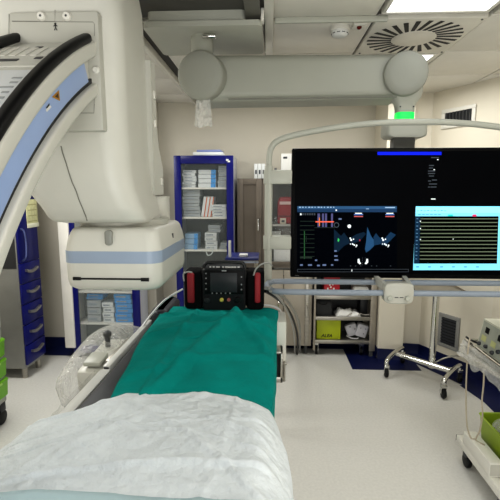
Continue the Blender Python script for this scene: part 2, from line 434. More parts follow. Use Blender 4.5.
# small standing figure pictogram
b = MB(); c = P(55.5, 26.5, Y=PY-.001); s_ = .0032
b.lathe([(s_, 0), (s_, .0008), (0, .0008)], (c.x, c.y, c.z+.008), (0, -1, 0), 10)
for q in ([(-.006, .001), (0, .005), (.006, .001)], [(0, .005), (0, -.003)], [(-.004, -.011), (0, -.002), (.004, -.011)]):
    b.tube([(c.x+u, c.y, c.z+w) for u, w in q], .0014, 5)
b.build('person_pictogram', black, pl)
# side cover and turret at the back right
b = MB(); pg = [(1.70, 1.68), (1.84, 1.68), (1.845, 1.70), (1.845, 1.79), (1.785, 1.88), (1.765, 1.95), (1.76, 2.2), (1.70, 2.2)]
b.loft([[(x, y-d*.5, z) for y, z in pg] for x, d in ((-.50, 0), (-.472, 0), (-.466, .01))], smooth=False); sc_ = b.build('side_cover', cream, ca)
for y_, z in ((1.80, 1.72), (1.72, 1.95), (1.72, 2.06)): MB().box(-.468, -.460, y_, y_+.02, z, z+.03, .003).build('cover_clip', white, sc_)
b = MB(); b.loft([rr(-.56, -.452, 1.80, 1.93, z, r, 6) for z, r in ((1.555, .045), (1.56, .05), (1.66, .05), (1.668, .048), (1.672, .04))]); b.build('turret', cream, ca)
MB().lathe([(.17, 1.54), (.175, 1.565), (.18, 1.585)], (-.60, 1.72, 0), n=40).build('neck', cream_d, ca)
# flat detector
x0, x1, y0, y1 = -.765, -.40, 1.49, 1.98
dz = [(P(100, 291, Y=1.5).z, .014), (P(100, 289.5, Y=1.5).z, .004), (P(100, 286, Y=1.5).z, 0), (P(100, 262.7, Y=1.5).z, 0)]
b = MB(); zt = P(100, 228, Y=1.5).z; zb = P(100, 291, Y=1.5).z; zs0 = P(100, 263, Y=1.5).z; zs1 = P(100, 251, Y=1.5).z
loops = [rr(x0+d, x1-d, y0+d, y1-d, z, .05, 6) for z, d in ((zb, .03), (zb+.004, .018), (zb+.016, .006), (zb+.04, .001), (zs0, 0), (zs1, 0), (zs1+.035, .006), (zt-.02, .014), (zt-.008, .020), (zt-.002, .028), (zt, .045))]
b.loft(loops); det = b.build('detector', cream, ca)
b = MB(); b.loft([rr(x0-.001, x1+.001, y0-.001, y1+.001, z, .05, 6) for z in (zs0, zs0+.001, zs1-.001, zs1)]); b.build('stripe', stripe, det)
b = MB(); c = P(108, 238, Y=1.488)
b.loft([[(c.x+.014*math.cos(a)*k, 1.4905-d, c.z+(.011*math.sin(a)+(.017 if math.sin(a) > 0 else -.017))*k) for a in [2*PI*i/20 for i in range(20)]] for k, d in ((1, -.01), (1, .0), (.8, .003))])
b.build('touch_sensor', M('sensor_grey', '#8d8e88', .4), det)
b = MB(); q0 = P(73, 278.5, Y=1.49); q1 = P(149, 280.5, Y=1.49)
b.box(q0.x, q1.x, 1.488, 1.50, q0.z-.0035, q0.z+.003, .001)
b.box(q0.x, q0.x+.03, 1.487, 1.50, q0.z-.006, q0.z+.006, .001); b.box(q1.x-.03, q1.x, 1.487, 1.50, q0.z-.008, q0.z+.005, .001)
b.build('grid_slot', black, det)
b = MB(); c = P(173, 238, X=-.405); b.box(-.412, -.404, c.y-.01, c.y+.01, c.z-.02, c.z+.02, .002); b.build('side_slot', dgrey, det)
# x-ray tube under the table at the arc's lower end
b = MB(); b.loft([rr(-.86, -.58, 1.30, 1.62, z, .06, 5) for z in (.18, .20, .42, .45)]); b.build('tube_housing', cream, ca)
MB().box(-.95, -.5, 1.2, 1.75, 0, .18, .02).build('floor_foot', cream_d, ca)

# ================================================================== MONITOR SUSPENSION
# carriage under the ceiling rails
t = thing('ceiling_carriage', (-.35, 2.5, 2.5), 'wide white rail carriage hanging under the ceiling above the grey boom', 'ceiling carriage')
b = MB(); b.loft([rr(-.66, -.045, 2.26, 2.72, z, .03, 4) for z in (2.525, 2.53, 2.548, 2.552)]); b.build('lower_plate', greyp, t)
b = MB(); b.loft([rr(-.64, -.13, 2.28, 2.70, z, .03, 4) for z in (2.552, 2.58, 2.60, 2.62)]); b.build('upper_body', greyp, t)
MB().box(-.052, -.035, 2.24, 2.3, 2.54, 2.60, .004).build('end_clip', white, t)

s = thing('monitor_boom', (-.377, 2.5, 2.2), 'thick grey ceiling boom with domed ends and a tube frame holding the big screen', 'boom arm')
LP = P(202.5, 76.5, Y=2.38); RP = P(405, 74.5, Y=2.56)
axis = (RP-LP); axis.z = 0; axis.normalize(); side = Vector((axis.y, -axis.x, 0))
boomm = M('boom_grey', '#a3a49a', .5, var=.02)
def dome(name, c, r, m):
    return MB().lathe([(r*.97, -.10), (r, -.09), (r, .03), (r*.99, .042), (r*.965, .052), (r*.92, .058), (r*.6, .064), (r*.3, .067), (0, .068)], c, Vector((-.10 if c.x < 0 else -.2, -1, -.12)), 48).build(name, m, s, auto=60)
dome('joint_dome', LP, .126, M('dome_grey', '#9c9d94', .6, var=.02)); dome('joint_dome', RP, .121, M('dome_grey', '#9c9d94'))
b = MB(); loops = []
for k in (0, 1):
    c = LP.lerp(RP, k); c = Vector((c.x, c.y+.05, LP.z*(1-k)+RP.z*k))
    base = rr(-.15, .115, -.125, .125, 0, .05, 6); loops.append([c-side*(.11)+side*(u+.03)+Vector((0, 0, w)) for u, w, _ in base])
b.loft(loops); bm_ = b.build('beam', boomm, s, auto=50)
b = MB(); a0, a1 = LP+side*.03, RP+side*.03
for d in (.0,): b.tube([a0.lerp(a1, .12)+Vector((0, 0, -.128)), a0.lerp(a1, .95)+Vector((0, 0, -.128))], .004, 6)
b.build('underside_strip', M('strip_grey', '#77776f', .5), bm_)
up = LP-side*.04
MB().cyl((up.x, up.y, LP.z+.1), (up.x, up.y, 2.53), .06).build('pivot', boomm, s)
c = P(208, 48, Y=2.32); b = MB(); b.cyl((c.x-.03, 2.33, 2.50), (c.x+.04, 2.33, 2.50), .012, 10, b=.003); b.build('pivot_ring', chrome, s)
# neck, light ring, mount under the right dome
NY = RP.y+.07; NX = P(405, 100, Y=NY).x
def pz(y): return P(405, y, Y=NY).z
b = MB(); b.loft([rr(NX-w, NX+w, NY-w*.8, NY+w*.8, z, w*.5, 5) for z, w in ((pz(113), .052), (pz(108), .054), (pz(104), .060), (pz(99), .082), (pz(93), .09), (pz(88), .09))]); nk = b.build('neck', greyp, s)
for k in (-1, 1): MB().lathe([(.005, 0), (.004, .003), (0, .003)], (NX+k*.038, NY-.044, pz(108)), (0, -1, 0), 8).build('screw', dgrey, nk)
b = MB(); b.loft([rr(NX-w, NX+w, NY-w*.8, NY+w*.8, z, w*.5, 5) for z, w in ((pz(122), .047), (pz(121), .053), (pz(113.6), .053), (pz(112.5), .047))]); b.build('green_light_ring', M('green_glow', '#1fdc5e', .4, emit=1.0), s)
b = MB(); b.loft([rr(NX-w, NX+w, NY-.08, NY+.08, z, .03, 5) for z, w in ((pz(138.5), .098), (pz(137), .115), (pz(135), .12), (pz(124), .12), (pz(122.5), .112))]); b.build('mount_block', greyp, s)
b = MB(); b.box(NX-.065, NX+.065, NY-.03, NY+.05, 1.5, pz(138), .01); b.build('drop_post', M('post_grey', '#6b6b66', .5), s)
MB().box(NX-.2, NX+.2, 2.47, 2.6, 1.45, 1.7, .01).build('wall_bracket', dgrey, s)
# tube frame
FY = 2.36; XC = .77
lx = P(268.5, 200, Y=FY).x
zA, zB = P(268, 288, Y=FY).z, P(268, 160, Y=FY).z
top = [P(x, y, Y=FY) for x, y in ((269, 160), (270.5, 150), (276, 142), (289, 136.5), (320, 130), (360, 124.5), (400, 122), (440, 122))]
half = [Vector((lx, FY, zA)), Vector((lx, FY, (zA+zB)/2))]+top
full = half+[Vector((2*XC-p.x, FY, p.z)) for p in reversed(half)]
seg = sm(full[2:-2], 6)
pth = [full[0], full[1]]+seg+[full[-2], full[-1]]
MB().tube(pth, .0165, 14).build('frame_tube', greyp, s)
b = MB()
for x_ in (lx, 2*XC-lx): MB().cyl((x_, FY, zA-.02), (x_, FY, zB-.03), .022, 16, b=.004).build('frame_post', greyp, s)
for ya, yb in ((170, 184), (236, 249)):
    z1, z0 = P(280, ya, Y=FY).z, P(280, yb, Y=FY).z
    b = MB(); b.box(lx-.028, .121, FY-.02, FY+.06, z0, z1, .006); b.build('crossbar', greyp, s)
    b = MB(); b.box(1.423, 2*XC-lx+.028, FY-.02, FY+.06, z0, z1, .006); b.build('crossbar', greyp, s)
# handle loop around the lower edge
zh = P(300, 281.5, Y=2.38).z; yf = P(300, 292, Z=zh).y
x_l = lx-.005; x_r = 2*XC-lx+.005
lp = [(x_l+.10, 2.38, zh), (.5, 2.38, zh), (1.0, 2.38, zh), (x_r-.1, 2.38, zh), (x_r-.02, 2.35, zh), (x_r, 2.27, zh), (x_r-.02, 2.17, zh), (x_r-.1, yf, zh),
      (1.0, yf, zh), (.5, yf, zh), (x_l+.10, yf, zh), (x_l+.02, yf+.04, zh), (x_l, 2.27, zh), (x_l+.02, 2.35, zh)]
MB().tube(sm(lp, 6, True), .0155, 12, closed=True).build('handle_loop', M('handle_grey', '#8f98a4', .4, var=.03), s)
for xa, xb in ((376, 388), (404, 411)):
    pa, pb_ = P(xa, 278.5, Y=2.40), P(xb, 291, Y=yf+.02)
    b = MB(); b.loft([[(p_.x-.012, p_.y, p_.z-h_), (p_.x+.012, p_.y, p_.z-h_), (p_.x+.012, p_.y, p_.z+h_), (p_.x-.012, p_.y, p_.z+h_)] for p_, h_ in ((pa, .016), (pb_, .028))], smooth=False)
    b.build('handle_arm', cream, s)
pa = P(394, 279, Y=2.40); MB().box(pa.x-.055, pa.x+.055, 2.20, 2.42, zh-.03, zh+.01, .006).build('arm_core', M('core_grey', '#77756c', .5), s)
q = P(399.5, 292.5, Y=yf-.02)
b = MB(); pr = []
for k, d in ((.9, -.03), (1, -.024), (1, .03), (.92, .036)):
    l_ = []
    for a in [2*PI*i/32 for i in range(32)]:
        ca_, sa_ = math.cos(a), math.sin(a); ex = .35
        l_.append((q.x-.005+.073*k*math.copysign(abs(ca_)**ex, ca_), yf+d-.005, q.z+.053*k*math.copysign(abs(sa_)**.55, sa_)-.004))
    pr.append(l_)
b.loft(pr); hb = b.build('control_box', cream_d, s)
for dx in (-.046, .042):
    MB().lathe([(.015, 0), (.015, .008), (.012, .013), (0, .014)], (q.x-.005+dx, yf-.034, q.z-.026), (0, -1, 0), 20).build('knob', greyp, hb)
b = MB()
for dx in (-.015, .01): MB().box(q.x+dx-.012, q.x+dx+.006, yf-.0365, yf-.034, q.z-.024, q.z-.020).build('button_mark', dgrey, hb)

# ------------------------------------------------------------------ the large display
MY = 2.40
tl = P(291, 148.3, Y=MY); bl = P(291.5, 277.3, Y=MY); X0 = .122; Wd = 1.30; Zt, Zb = tl.z, bl.z
mon = thing('wall_display', (X0+Wd/2, MY+.03, Zb), 'large wide black medical display showing map and heart trace windows', 'monitor')
b = MB(); b.box(X0, X0+Wd, MY, MY+.07, Zb, Zt, .006); b.build('casing', M('black_casing', '#060607', .4, spec=.1), mon)
b = MB(); b.box(X0+.018, X0+Wd-.018, MY-.0015, MY+.01, Zb+.026, Zt-.018); scr = b.build('screen', M('screen_black', '#020306', .35, var=.2, spec=.03), mon)
b = MB(); c = P(297, 275.7, Y=MY-.001)
b.box(c.x-.012, c.x+.012, MY-.001, MY, c.z-.002, c.z+.002); b.build('maker_mark', dgrey, mon)
def S(px, py, l=0): return P(px, py, Y=MY-.0018-.0006*l)
EM = {}
def E(name, col, st=1.):
    return M('screen_'+name, col, .5, emit=st, spec=0., var=.02)
class SW:                                             # one window of the screen
    def __init__(s_, name): s_.n = name; s_.b = MB(); s_.m = []
    def mi(s_, m):
        if m not in s_.m: s_.m.append(m)
        return s_.m.index(m)
    def r(s_, x0, y0, x1, y1, m, l=0): s_.b.quad(S(x0, y1, l), S(x1, y1, l), S(x1, y0, l), S(x0, y0, l), s_.mi(m)); return s_
    def p(s_, pts, m, l=0): s_.b.poly([S(x, y, l) for x, y in pts], s_.mi(m)); return s_
    def done(s_, parent=None): return s_.b.build(s_.n, s_.m, parent or scr, auto=0)
eW, eG = E('white', '#dfe6ea', .6), E('grey', '#4a5058', .35)
w = SW('title_bar'); w.r(377.5, 151.8, 441.5, 155, E('blue', '#1526d8', .8)); w.done()
w = SW('status_text')
for x, y, ln in ((432, 157.6, 8), (438, 159.6, 1.6), (430, 165.5, 5), (430, 168, 4), (434.5, 169.7, 1.5), (429, 171, 7), (429, 173.5, 7), (430, 176, 5), (429, 181, 3), (433, 180, 5), (430, 184, 8), (429, 187, 2), (431.5, 187, 6), (432, 199, 4.5)):
    w.r(x-1, y-.5, x-1+ln, y+.5, eW if y in (199, 159.6, 169.7) else eG)
w.done()
# map window (left)
w = SW('map_window')
hd = E('header', '#243f60', .45); nv = E('navy', '#04060c', .2)
w.r(297, 206, 397, 272, nv, 0); w.r(297.3, 206.2, 396.8, 209, E('header_hi', '#34597f', .5), 1); w.r(297.3, 209, 396.8, 212.2, hd, 1)
for k in range(12): w.r(299+k*3.1, 206.7, 301+k*3.1-.4*(k % 3), 207.8, E('header_text', '#9db4cc', .6), 2)
w.r(335.5, 209.4, 337, 211, eW, 2); w.r(366, 208.5, 369, 209.2, E('header_text', '#9db4cc', .6), 2); w.r(385, 207, 395, 208, E('header_text', '#9db4cc', .6), 2)
for k in range(7): w.r(300+k*2.3, 213.2, 301.5+k*2.3, 215.2, eW if k < 1 else eG, 2)
tg, tw = E('trace_green', '#35663f', .45), E('trace_grey', '#303d37', .35)
for k in range(9): w.r(300, 221+k*4.4, 314.5, 221.5+k*4.4, tw, 2)
w.r(304, 231, 304.8, 259, tg, 2); w.r(306, 236, 306.5, 242, tw, 2)
w.r(300, 257, 312, 258.4, tw, 2)
for x0, x1 in ((317.5, 320), (322, 324), (325, 327), (331, 333)): w.r(x0, 213.5, x1, 227, E('lilac', '#5a5a86', .4), 1)
w.r(315.5, 221.2, 334, 222.4, E('salmon', '#e0664a', .8), 3); w.r(319, 217.5, 319.9, 226, E('orange', '#d6803c', .7), 3)
w.r(314.5, 227.4, 335, 227.9, tw, 2)
bl1, bl2, bl3 = E('map_blue', '#1c3a58', .4), E('map_blue_light', '#2c5379', .45), E('map_dark', '#14283c', .4)
w.p([(334, 229), (338, 233), (341, 236), (344, 232.5), (348, 238), (350, 243), (344, 246), (338, 252), (334, 251)], bl3, 1)
w.p([(350, 238), (357, 234), (364, 232), (366, 234), (360, 241), (351, 244)], bl3, 1)
w.p([(367.3, 227), (369, 231), (371, 236), (374, 240), (374, 246), (370, 250), (366, 252.5), (365, 249), (366.3, 240)], bl2, 1)
w.p([(373.5, 237), (376, 233), (379, 237), (383, 240), (381, 244), (374, 245.5)], bl1, 1)
w.p([(383, 240), (387, 236), (390.5, 232), (396, 234.8), (391, 240), (385, 245.5), (381, 245)], bl1, 1)
def disc(x, y, r, m, l=2): w.p([(x+r*math.cos(2*PI*i/14), y+r*math.sin(2*PI*i/14)) for i in range(14)], m, l)
disc(349.3, 226.3, 1.9, eW); disc(336.5, 225, 2.6, E('ring_grey', '#55606a', .5)); disc(336.5, 225, 2.0, nv, 3)
for ox in (0, 32):
    for x, y, r in ((350.3, 238.2, .9), (351.2, 240, 1.1), (353.5, 239.2, .7), (350.5, 244, .6), (352.6, 244, .9), (354.2, 245, .9), (356.6, 245.4, .9), (356, 246.8, .6)): disc(x+ox, y, r, eW, 3)
    for x0, x1, y, m in ((355, 362, 213.3, eW), (354, 363, 214.6, E('blue2', '#5a78b8', .6)), (354, 363, 216.5, E('red_line', '#b85a5a', .7))): w.r(x0+ox*.98, y-.5, x1+ox*.98, y+.5, m, 2)
w.p([(338, 238), (339.6, 239.6), (338.6, 242), (337.4, 241)], E('green_spot', '#3cb464', .7), 3)
w.p([(359.5, 239), (360.5, 240), (359.3, 241.6)], E('red_spot', '#b03a4a', .7), 3)
for sx in (1, -1):
    cx = 362.9; w.p([(cx-sx*5.2, 259), (cx-sx*3.6, 258.5), (cx-sx*3, 261.5), (cx-sx*1.6, 263.6), (cx-sx*3.4, 264.4), (cx-sx*5.4, 262.5)], eW, 2)
for k in range(4):
    for x in (362.2, 365): w.r(x, 257.5+k*2.2, x+.5, 258.5+k*2.2, eG, 2)
for x in (350, 355, 360, 371, 376, 390): w.r(x, 265.5, x+1.2, 266.3, eG, 2)
for x, y in ((315, 260.3), (317, 265.5), (322.5, 265), (331, 265), (334.3, 251), (334.3, 256), (334.3, 260), (338.5, 219), (300, 265), (308, 265)): w.r(x, y-.8, x+4*(.5+.5*random.random()), y+.8, E('lilac2', '#7080a8', .35), 2)
w.r(297.3, 269, 408.5, 269.5, eG, 2); w.r(297.3, 271.6, 408.5, 272.1, eG, 2); w.r(297.2, 269, 297.7, 272, eG, 2); w.r(408.2, 269, 408.7, 272, eG, 2); w.r(351.5, 269.4, 352.3, 271.6, eW, 3)
w.done()
# heart trace window (right)
w = SW('trace_window'); cy = E('cyan', '#7fd0e8', .8)
w.p([(413, 270.2), (415.8, 206.3), (503, 206.3), (503, 270.2)], cy, 0)
w.p([(415.8, 207), (503, 207), (503, 213), (415.5, 213)], E('cyan_hi', '#8fdcf4', .85), 1)
w.p([(414.6, 216.3), (498.6, 216.3), (497, 263.6), (413.9, 263.6)], E('trace_black', '#040605', .2), 1)
w.p([(415.2, 216.3), (420.3, 216.3), (419.2, 263.6), (413.9, 263.6)], E('channel_navy', '#17324a', .4), 2)
for k in range(12):
    y = 218.9+k*3.66; w.r(420.5-.08*k, y-.45, 498-.1*k, y+.35, E('trace_line', '#6f7a66', .55), 3)
    w.r(416.5-.1*k, y-.6, 418.3-.1*k, y+.2, E('chan_text', '#5d86a8', .5), 3)
for k in (1, 3, 6): w.r(419.8, 217+k*3.66, 421, 218.2+k*3.66, eW, 3)
w.r(448, 214.5, 453, 216.3, E('teal_tag', '#2ab8b0', .8), 3); w.r(472.5, 214.5, 476.5, 216.6, E('red_tag', '#c83c5c', .8), 3)
for k in range(9): w.r(417+k*3.4, 210.5-(k % 2)*.4, 419+k*3.4, 211.2-(k % 2)*.4, E('cyan_text', '#4d8ea8', .5), 3)
for k in range(6): w.r(418+k*4, 214.2, 421+k*4, 214.8, E('cyan_text', '#4d8ea8', .5), 3)
for k in range(6): w.r(416+k*12, 266.4, 419+k*12, 267.4, E('cyan_text', '#4d8ea8', .5), 3)
w.r(452.7, 238.6, 453.6, 239.6, eW, 4)
w.done()

# ================================================================== CABINETS AT THE BACK
def glass_cabinet(x0, x1, y0, y1, z0, z1, shelves, label, fw=.065):
    t = thing('glass_cabinet', ((x0+x1)/2, (y0+y1)/2, 0), label, 'cabinet', 'blue glass-door supply cabinets')
    b = MB()
    b.box(x0, x0+.02, y0+.02, y1, z0, z1); b.box(x1-.02, x1, y0+.02, y1, z0, z1); b.box(x0+.02, x1-.02, y0+.02, y1, z1-.02, z1); b.box(x0+.02, x1-.02, y0+.02, y1, z0, z0+.02)
    b.build('carcass', M('cabinet_side', '#c3c6cf', .4), t)
    MB().box(x0+.02, x1-.02, y1-.015, y1, z0+.02, z1-.02).build('back_panel', bluein, t)
    b = MB()
    b.box(x0, x0+fw, y0, y0+.02, z0, z1, .003); b.box(x1-fw, x1, y0, y0+.02, z0, z1, .003); b.box(x0+fw, x1-fw, y0, y0+.02, z1-fw-.01, z1, .003); b.box(x0+fw, x1-fw, y0, y0+.02, z0, z0+fw, .003)
    d = b.build('door', bluecab, t)
    MB().box(x0+fw, x1-fw, y0+.008, y0+.012, z0+fw, z1-fw-.01).build('pane', glass, d)
    MB().box(x1-fw*.6, x1-fw*.35, y0-.025, y0, z0+.9, z0+1.02, .005).build('handle', chrome, d)
    for z in shelves: MB().box(x0+.02, x1-.02, y0+.03, y1-.015, z-.018, z, .002).build('shelf', white, t)
    b = MB()
    z = z0+.12
    while z < z1-.1: b.box(x0+.0205, x0+.034, y0+.04, y0+.06, z, z+.018); z += .05
    b.build('shelf_rail', M('rail_holes', '#9a9b96', .5), t)
    for xx in (x0+.04, x1-.04):
        for yy in (y0+.05, y1-.05): MB().cyl((xx, yy, 0), (xx, yy, z0+.001), .018, 12).build('foot', dgrey, t)
    return t
def bevbox(name, size, m, label, cat, group, band=None):
    t = MB(); t.box(-size[0]/2, size[0]/2, -size[1]/2, size[1]/2, 0, size[2], min(size)*.04, 0, 1)
    return t
CF = 4.10; cx0 = P(174.5, 200, Y=CF).x; cx1 = P(233.5, 200, Y=CF).x
sh1 = [P(200, y, Y=CF+.05).z for y in (187.5, 217, 249.5)]+[.86, .5]
gc1 = glass_cabinet(cx0, cx1, CF, 4.55, .08, P(200, 155.5, Y=CF).z, sh1, 'tall blue cabinet with glass door showing stacked white supply boxes', .068)
b = MB(); c = P(228, 160.5, Y=CF-.001)
b.box(c.x-.02, c.x+.006, CF-.002, CF, c.z-.004, c.z+.014); b.box(c.x-.004, c.x+.02, CF-.002, CF, c.z-.016, c.z+.0)
b.build('sticker', paper, gc1)
# folded packs on top of the cabinet
ztop = P(200, 155.5, Y=CF).z
b = MB(); b.obox((cx0+.33, CF+.12, ztop+.018), (.30, .2, .034), b=.012, rz=.03); b.build('folded_pack', boxw, label='white flat folded pack lying on top of the tall blue cabinet', cat='pack')
b = MB(); b.obox((cx0+.34, CF+.13, ztop+.047), (.24, .18, .022), b=.009, rz=-.05); b.build('folded_pack', M('pack_blue', '#7c88b8', .6), label='thin bluish pack on the white pack above the tall blue cabinet', cat='pack')
C2F = 4.0; dx0 = P(72, 320, Y=C2F).x; dx1 = P(140.5, 320, Y=C2F).x
sh2 = [P(100, y, Y=C2F+.05).z for y in (291, 322.5)]; sh2 += [sh2[0]+.3, sh2[0]+.6]
gc2 = glass_cabinet(dx0, dx1, C2F, 4.27, .06, 1.95, sh2, 'blue glass-door cabinet behind the x-ray detector holding bright blue boxes', .075)

ORD = ['lowest', 'second from bottom', 'third from bottom', 'fourth from bottom', 'fifth from bottom', 'sixth from bottom', 'seventh from bottom', 'eighth from bottom']
protos = {}
def supply_box(w_, d_, h_, c, m, m2=None, rz=0., ry=0.):
    """first box of a material is built, later ones are scaled copies of it"""
    key = (m.name, m2.name if m2 else '')
    if key not in protos:
        t = MB(); t.box(-.5, .5, -.5, .5, 0, 1, .02, 0, 1)
        o = t.build('supply_box', m); OFF[o.name] = Vector(); 
        for v in o.data.vertices: pass
        e = MB(); e.bm.free(); e.bm = bmesh.new()
        e.quad((-.38, -.503, .3), (.2, -.503, .3), (.2, -.503, .62), (-.38, -.503, .62)) if m2 is None else e.quad((.22, -.503, .0), (.49, -.503, .0), (.49, -.503, 1), (.22, -.503, 1))
        lo_ = o.location.copy(); o.location = (0, 0, 0); OFF[o.name] = Vector((0, 0, 0))
        for v in o.data.vertices: v.co += lo_
        e.build('print', m2 or M('faint_print', '#8f979e', .6), o, auto=0)
        protos[key] = o; r = o
    else:
        p = protos[key]; r = p.copy(); COL.objects.link(r)
        for ch in p.children: k = ch.copy(); COL.objects.link(k); k.parent = r
    r.location = c; r.scale = (w_, d_, h_); r.rotation_euler = (0, ry, rz); return r
def stack(x0, x1, yb, yt, n, yf, m, desc, place, group, m2=None, dep=.2, jit=.006):
    q0 = P(x0, yb, Y=yf); q1 = P(x1, yb, Y=yf); zt = P(x0, yt, Y=yf).z
    return stack_w(q0.x, q1.x, q0.z, zt, n, yf, m, desc, place, group, m2, dep, jit)
def stack_w(xa, xb, z0, zt, n, yf, m, desc, place, group, m2=None, dep=.2, jit=.006):
    h = (zt-z0)/n
    for k in range(n):
        o = supply_box(xb-xa-.004, dep, h*.93, ((xa+xb)/2+random.uniform(-jit, jit), yf+dep/2+random.uniform(0, .012), z0+h*k+.0005), m, m2, random.uniform(-.02, .02))
        pos = ('topmost' if k == n-1 else ORD[k]) if n > 1 else ''
        tag(o, f'{desc}, {pos} of {place}' if n > 1 else f'{desc}, {place}', 'box', group)
G1 = 'supply boxes in the tall blue cabinet'; f1 = CF+.06
def sz(i): return sh1[i]
def X1(px): return P(px, 200, Y=f1).x
def Z1(py): return P(200, py, Y=f1).z
stack_w(X1(183), X1(196.5), sz(0), Z1(170), 6, f1, boxw, 'small white box', 'left stack on top shelf of tall cabinet', G1)
stack_w(X1(198), X1(216), sz(0), Z1(169.5), 4, f1, boxw, 'blue-ended white box', 'middle stack on top shelf of tall cabinet', G1, boxbb)
stack_w(X1(218), X1(227), sz(0), Z1(165.5), 6, f1, boxg, 'pale grey box', 'narrow right stack on top shelf of tall cabinet', G1)
stack_w(X1(182.5), X1(200), sz(1), Z1(189.5), 8, f1, boxg, 'grey box', 'tall left stack on second shelf of tall cabinet', G1)
stack_w(X1(211.5), X1(226.5), sz(1), Z1(204.5), 4, f1, boxw, 'white box', 'right stack on second shelf of tall cabinet', G1)
for k, nm in enumerate(('left', 'middle', 'right')):
    o = supply_box(.038, .16, .2, (X1(202.2+k*3.4), f1+.1, sz(1)+.002), boxw, orange, 0, .16); o.name = 'orange_box'
    tag(o, f'upright white and orange box leaning on second shelf, {nm} of the three', 'box', G1)
stack_w(X1(183.5), X1(197), sz(2), Z1(233.5), 3, f1, M('pale_blue_card', '#8fb0cc', .6), 'pale blue box', 'left stack on third shelf of tall cabinet', G1, boxbb)
stack_w(X1(204), X1(216.5), sz(2), Z1(232.5), 4, f1, boxw, 'white box', 'middle stack on third shelf of tall cabinet', G1)
zq = Z1(232.5)+.001
stack_w(X1(208), X1(220.5), zq, zq+.075, 2, f1+.01, boxg, 'grey box', 'pair on middle white stack of third shelf', G1)
stack_w(X1(219.5), X1(226.5), sz(2), Z1(242.5), 2, f1, boxg, 'small grey box', 'short right stack on third shelf of tall cabinet', G1)
b = MB(); c0 = P(207, 249, Y=CF+.045)
b.tube(sm([c0+Vector(q) for q in ((0, 0, .01), (-.004, -.012, -.03), (.01, -.014, -.062), (.045, -.014, -.05), (.06, -.013, -.015), (.055, -.005, .008), (.03, .0, .012))]), .006, 8)
b.build('coiled_tubing', film if False else M('tubing_white', '#cfd4d2', .3), label='loop of white tubing hanging over third shelf edge in tall blue cabinet', cat='tubing')
G2 = 'supply boxes in the cabinet behind the detector'; f2 = C2F+.06
def X2(px): return P(px, 310, Y=f2).x
def Z2(py): return P(100, py, Y=f2).z
b0 = sh2[1]
stack_w(X2(87), X2(101), b0, Z2(300.5), 3, f2, boxg, 'large pale grey box', 'left stack on shelf behind detector', G2, dep=.14)
stack_w(X2(86.5), X2(103), Z2(300), Z2(294.5), 2, f2+.015, boxbb, 'flat bright blue box', 'pair on grey left stack behind detector', G2, dep=.14)
stack_w(X2(102), X2(113.5), b0, Z2(302.5), 4, f2, boxw, 'white box', 'middle stack on shelf behind detector', G2, dep=.14)
stack_w(X2(114.5), X2(132), b0, Z2(294), 6, f2, boxbb, 'bright blue box', 'right stack on shelf behind detector', G2, dep=.14)
stack_w(X2(92), X2(104), sh2[0], Z2(284), 2, f2+.02, boxg, 'grey box', 'short stack on upper shelf behind detector', G2, dep=.12)
stack_w(X2(114), X2(122), sh2[0], Z2(283), 2, f2+.02, dark, 'small black box', 'short stack on upper shelf behind detector', G2, dep=.12)

# steel cabinet
SY = 4.2; sx0, sx1 = P(237.5, 250, Y=SY).x, P(313, 250, Y=SY).x; szt = P(250, 178.5, Y=SY).z; szb = .1
t = thing('steel_cabinet', ((sx0+sx1)/2, 4.38, 0), 'brown-grey steel cabinet with framed doors between blue cabinet and big display', 'cabinet')
b = MB()
b.box(sx0, sx0+.02, SY, 4.57, szb, szt); b.box(sx1-.02, sx1, SY, 4.57, szb, szt); b.box(sx0, sx1, SY, 4.57, szt-.02, szt+.0); b.box(sx0+.02, sx1-.02, SY, 4.57, szb, szb+.03); b.box(sx0+.02, sx1-.02, 4.55, 4.57, szb, szt)
b.box(sx0+.02, sx1-.02, SY, 4.55, .92, .95); mid = P(262, 250, Y=SY).x; b.box(mid-.01, mid+.01, SY, 4.55, .95, szt)
b.build('carcass', steelp, t)
def framed(x0, x1, z0, z1, y, fw, name, hand):
    b = MB(); b.box(x0, x0+fw, y-.022, y, z0, z1, .002); b.box(x1-fw, x1, y-.022, y, z0, z1, .002); b.box(x0+fw, x1-fw, y-.022, y, z1-fw, z1, .002); b.box(x0+fw, x1-fw, y-.022, y, z0, z0+fw, .002)
    d = b.build(name, steelp, t)
    return d
d = framed(sx0+.003, mid-.004, .955, szt-.004, SY, .055, 'door', 1)
MB().box(sx0+.05, mid-.05, SY-.010, SY-.004, 1.0, szt-.05).build('panel', M('steel_panel_dark', '#635b52', .38, .5, var=.15, scale=3), d)
MB().box(mid-.045, mid-.03, SY-.04, SY-.022, 1.3, 1.42, .004).build('handle', chrome, d)
d = framed(mid+.004, sx1-.003, .955, szt-.004, SY, .03, 'glazed_door', 1)
MB().box(mid+.03, sx1-.03, SY-.012, SY-.008, .98, szt-.03).build('pane', glass, d)
zs = P(280, 224, Y=SY+.05).z
MB().box(mid+.01, sx1-.02, SY+.02, 4.55, zs-.02, zs).build('shelf', steel, t)
hx = (sx0+sx1)/2+.09
for q0, q1 in ((sx0+.003, hx-.003), (hx+.003, sx1-.003)):
    b = MB(); b.box(q0, q1, SY-.022, SY, .105, .90, .004); d = b.build('door', M('warm_steel', '#a39c90', .4, .45, var=.1, scale=3), t)
    e = MB(); e.tube(sm([(q1-.05, SY-.022, .42), (q1-.05, SY-.05, .44), (q1-.05, SY-.05, .56), (q1-.05, SY-.022, .58)]), .006, 8); e.build('handle', chrome, d)
b = MB(); b.box(P(305, 300, Y=SY).x, P(309, 300, Y=SY).x, SY-.035, SY-.02, .12, .92, .003); b.build('door_edge', steel, t)
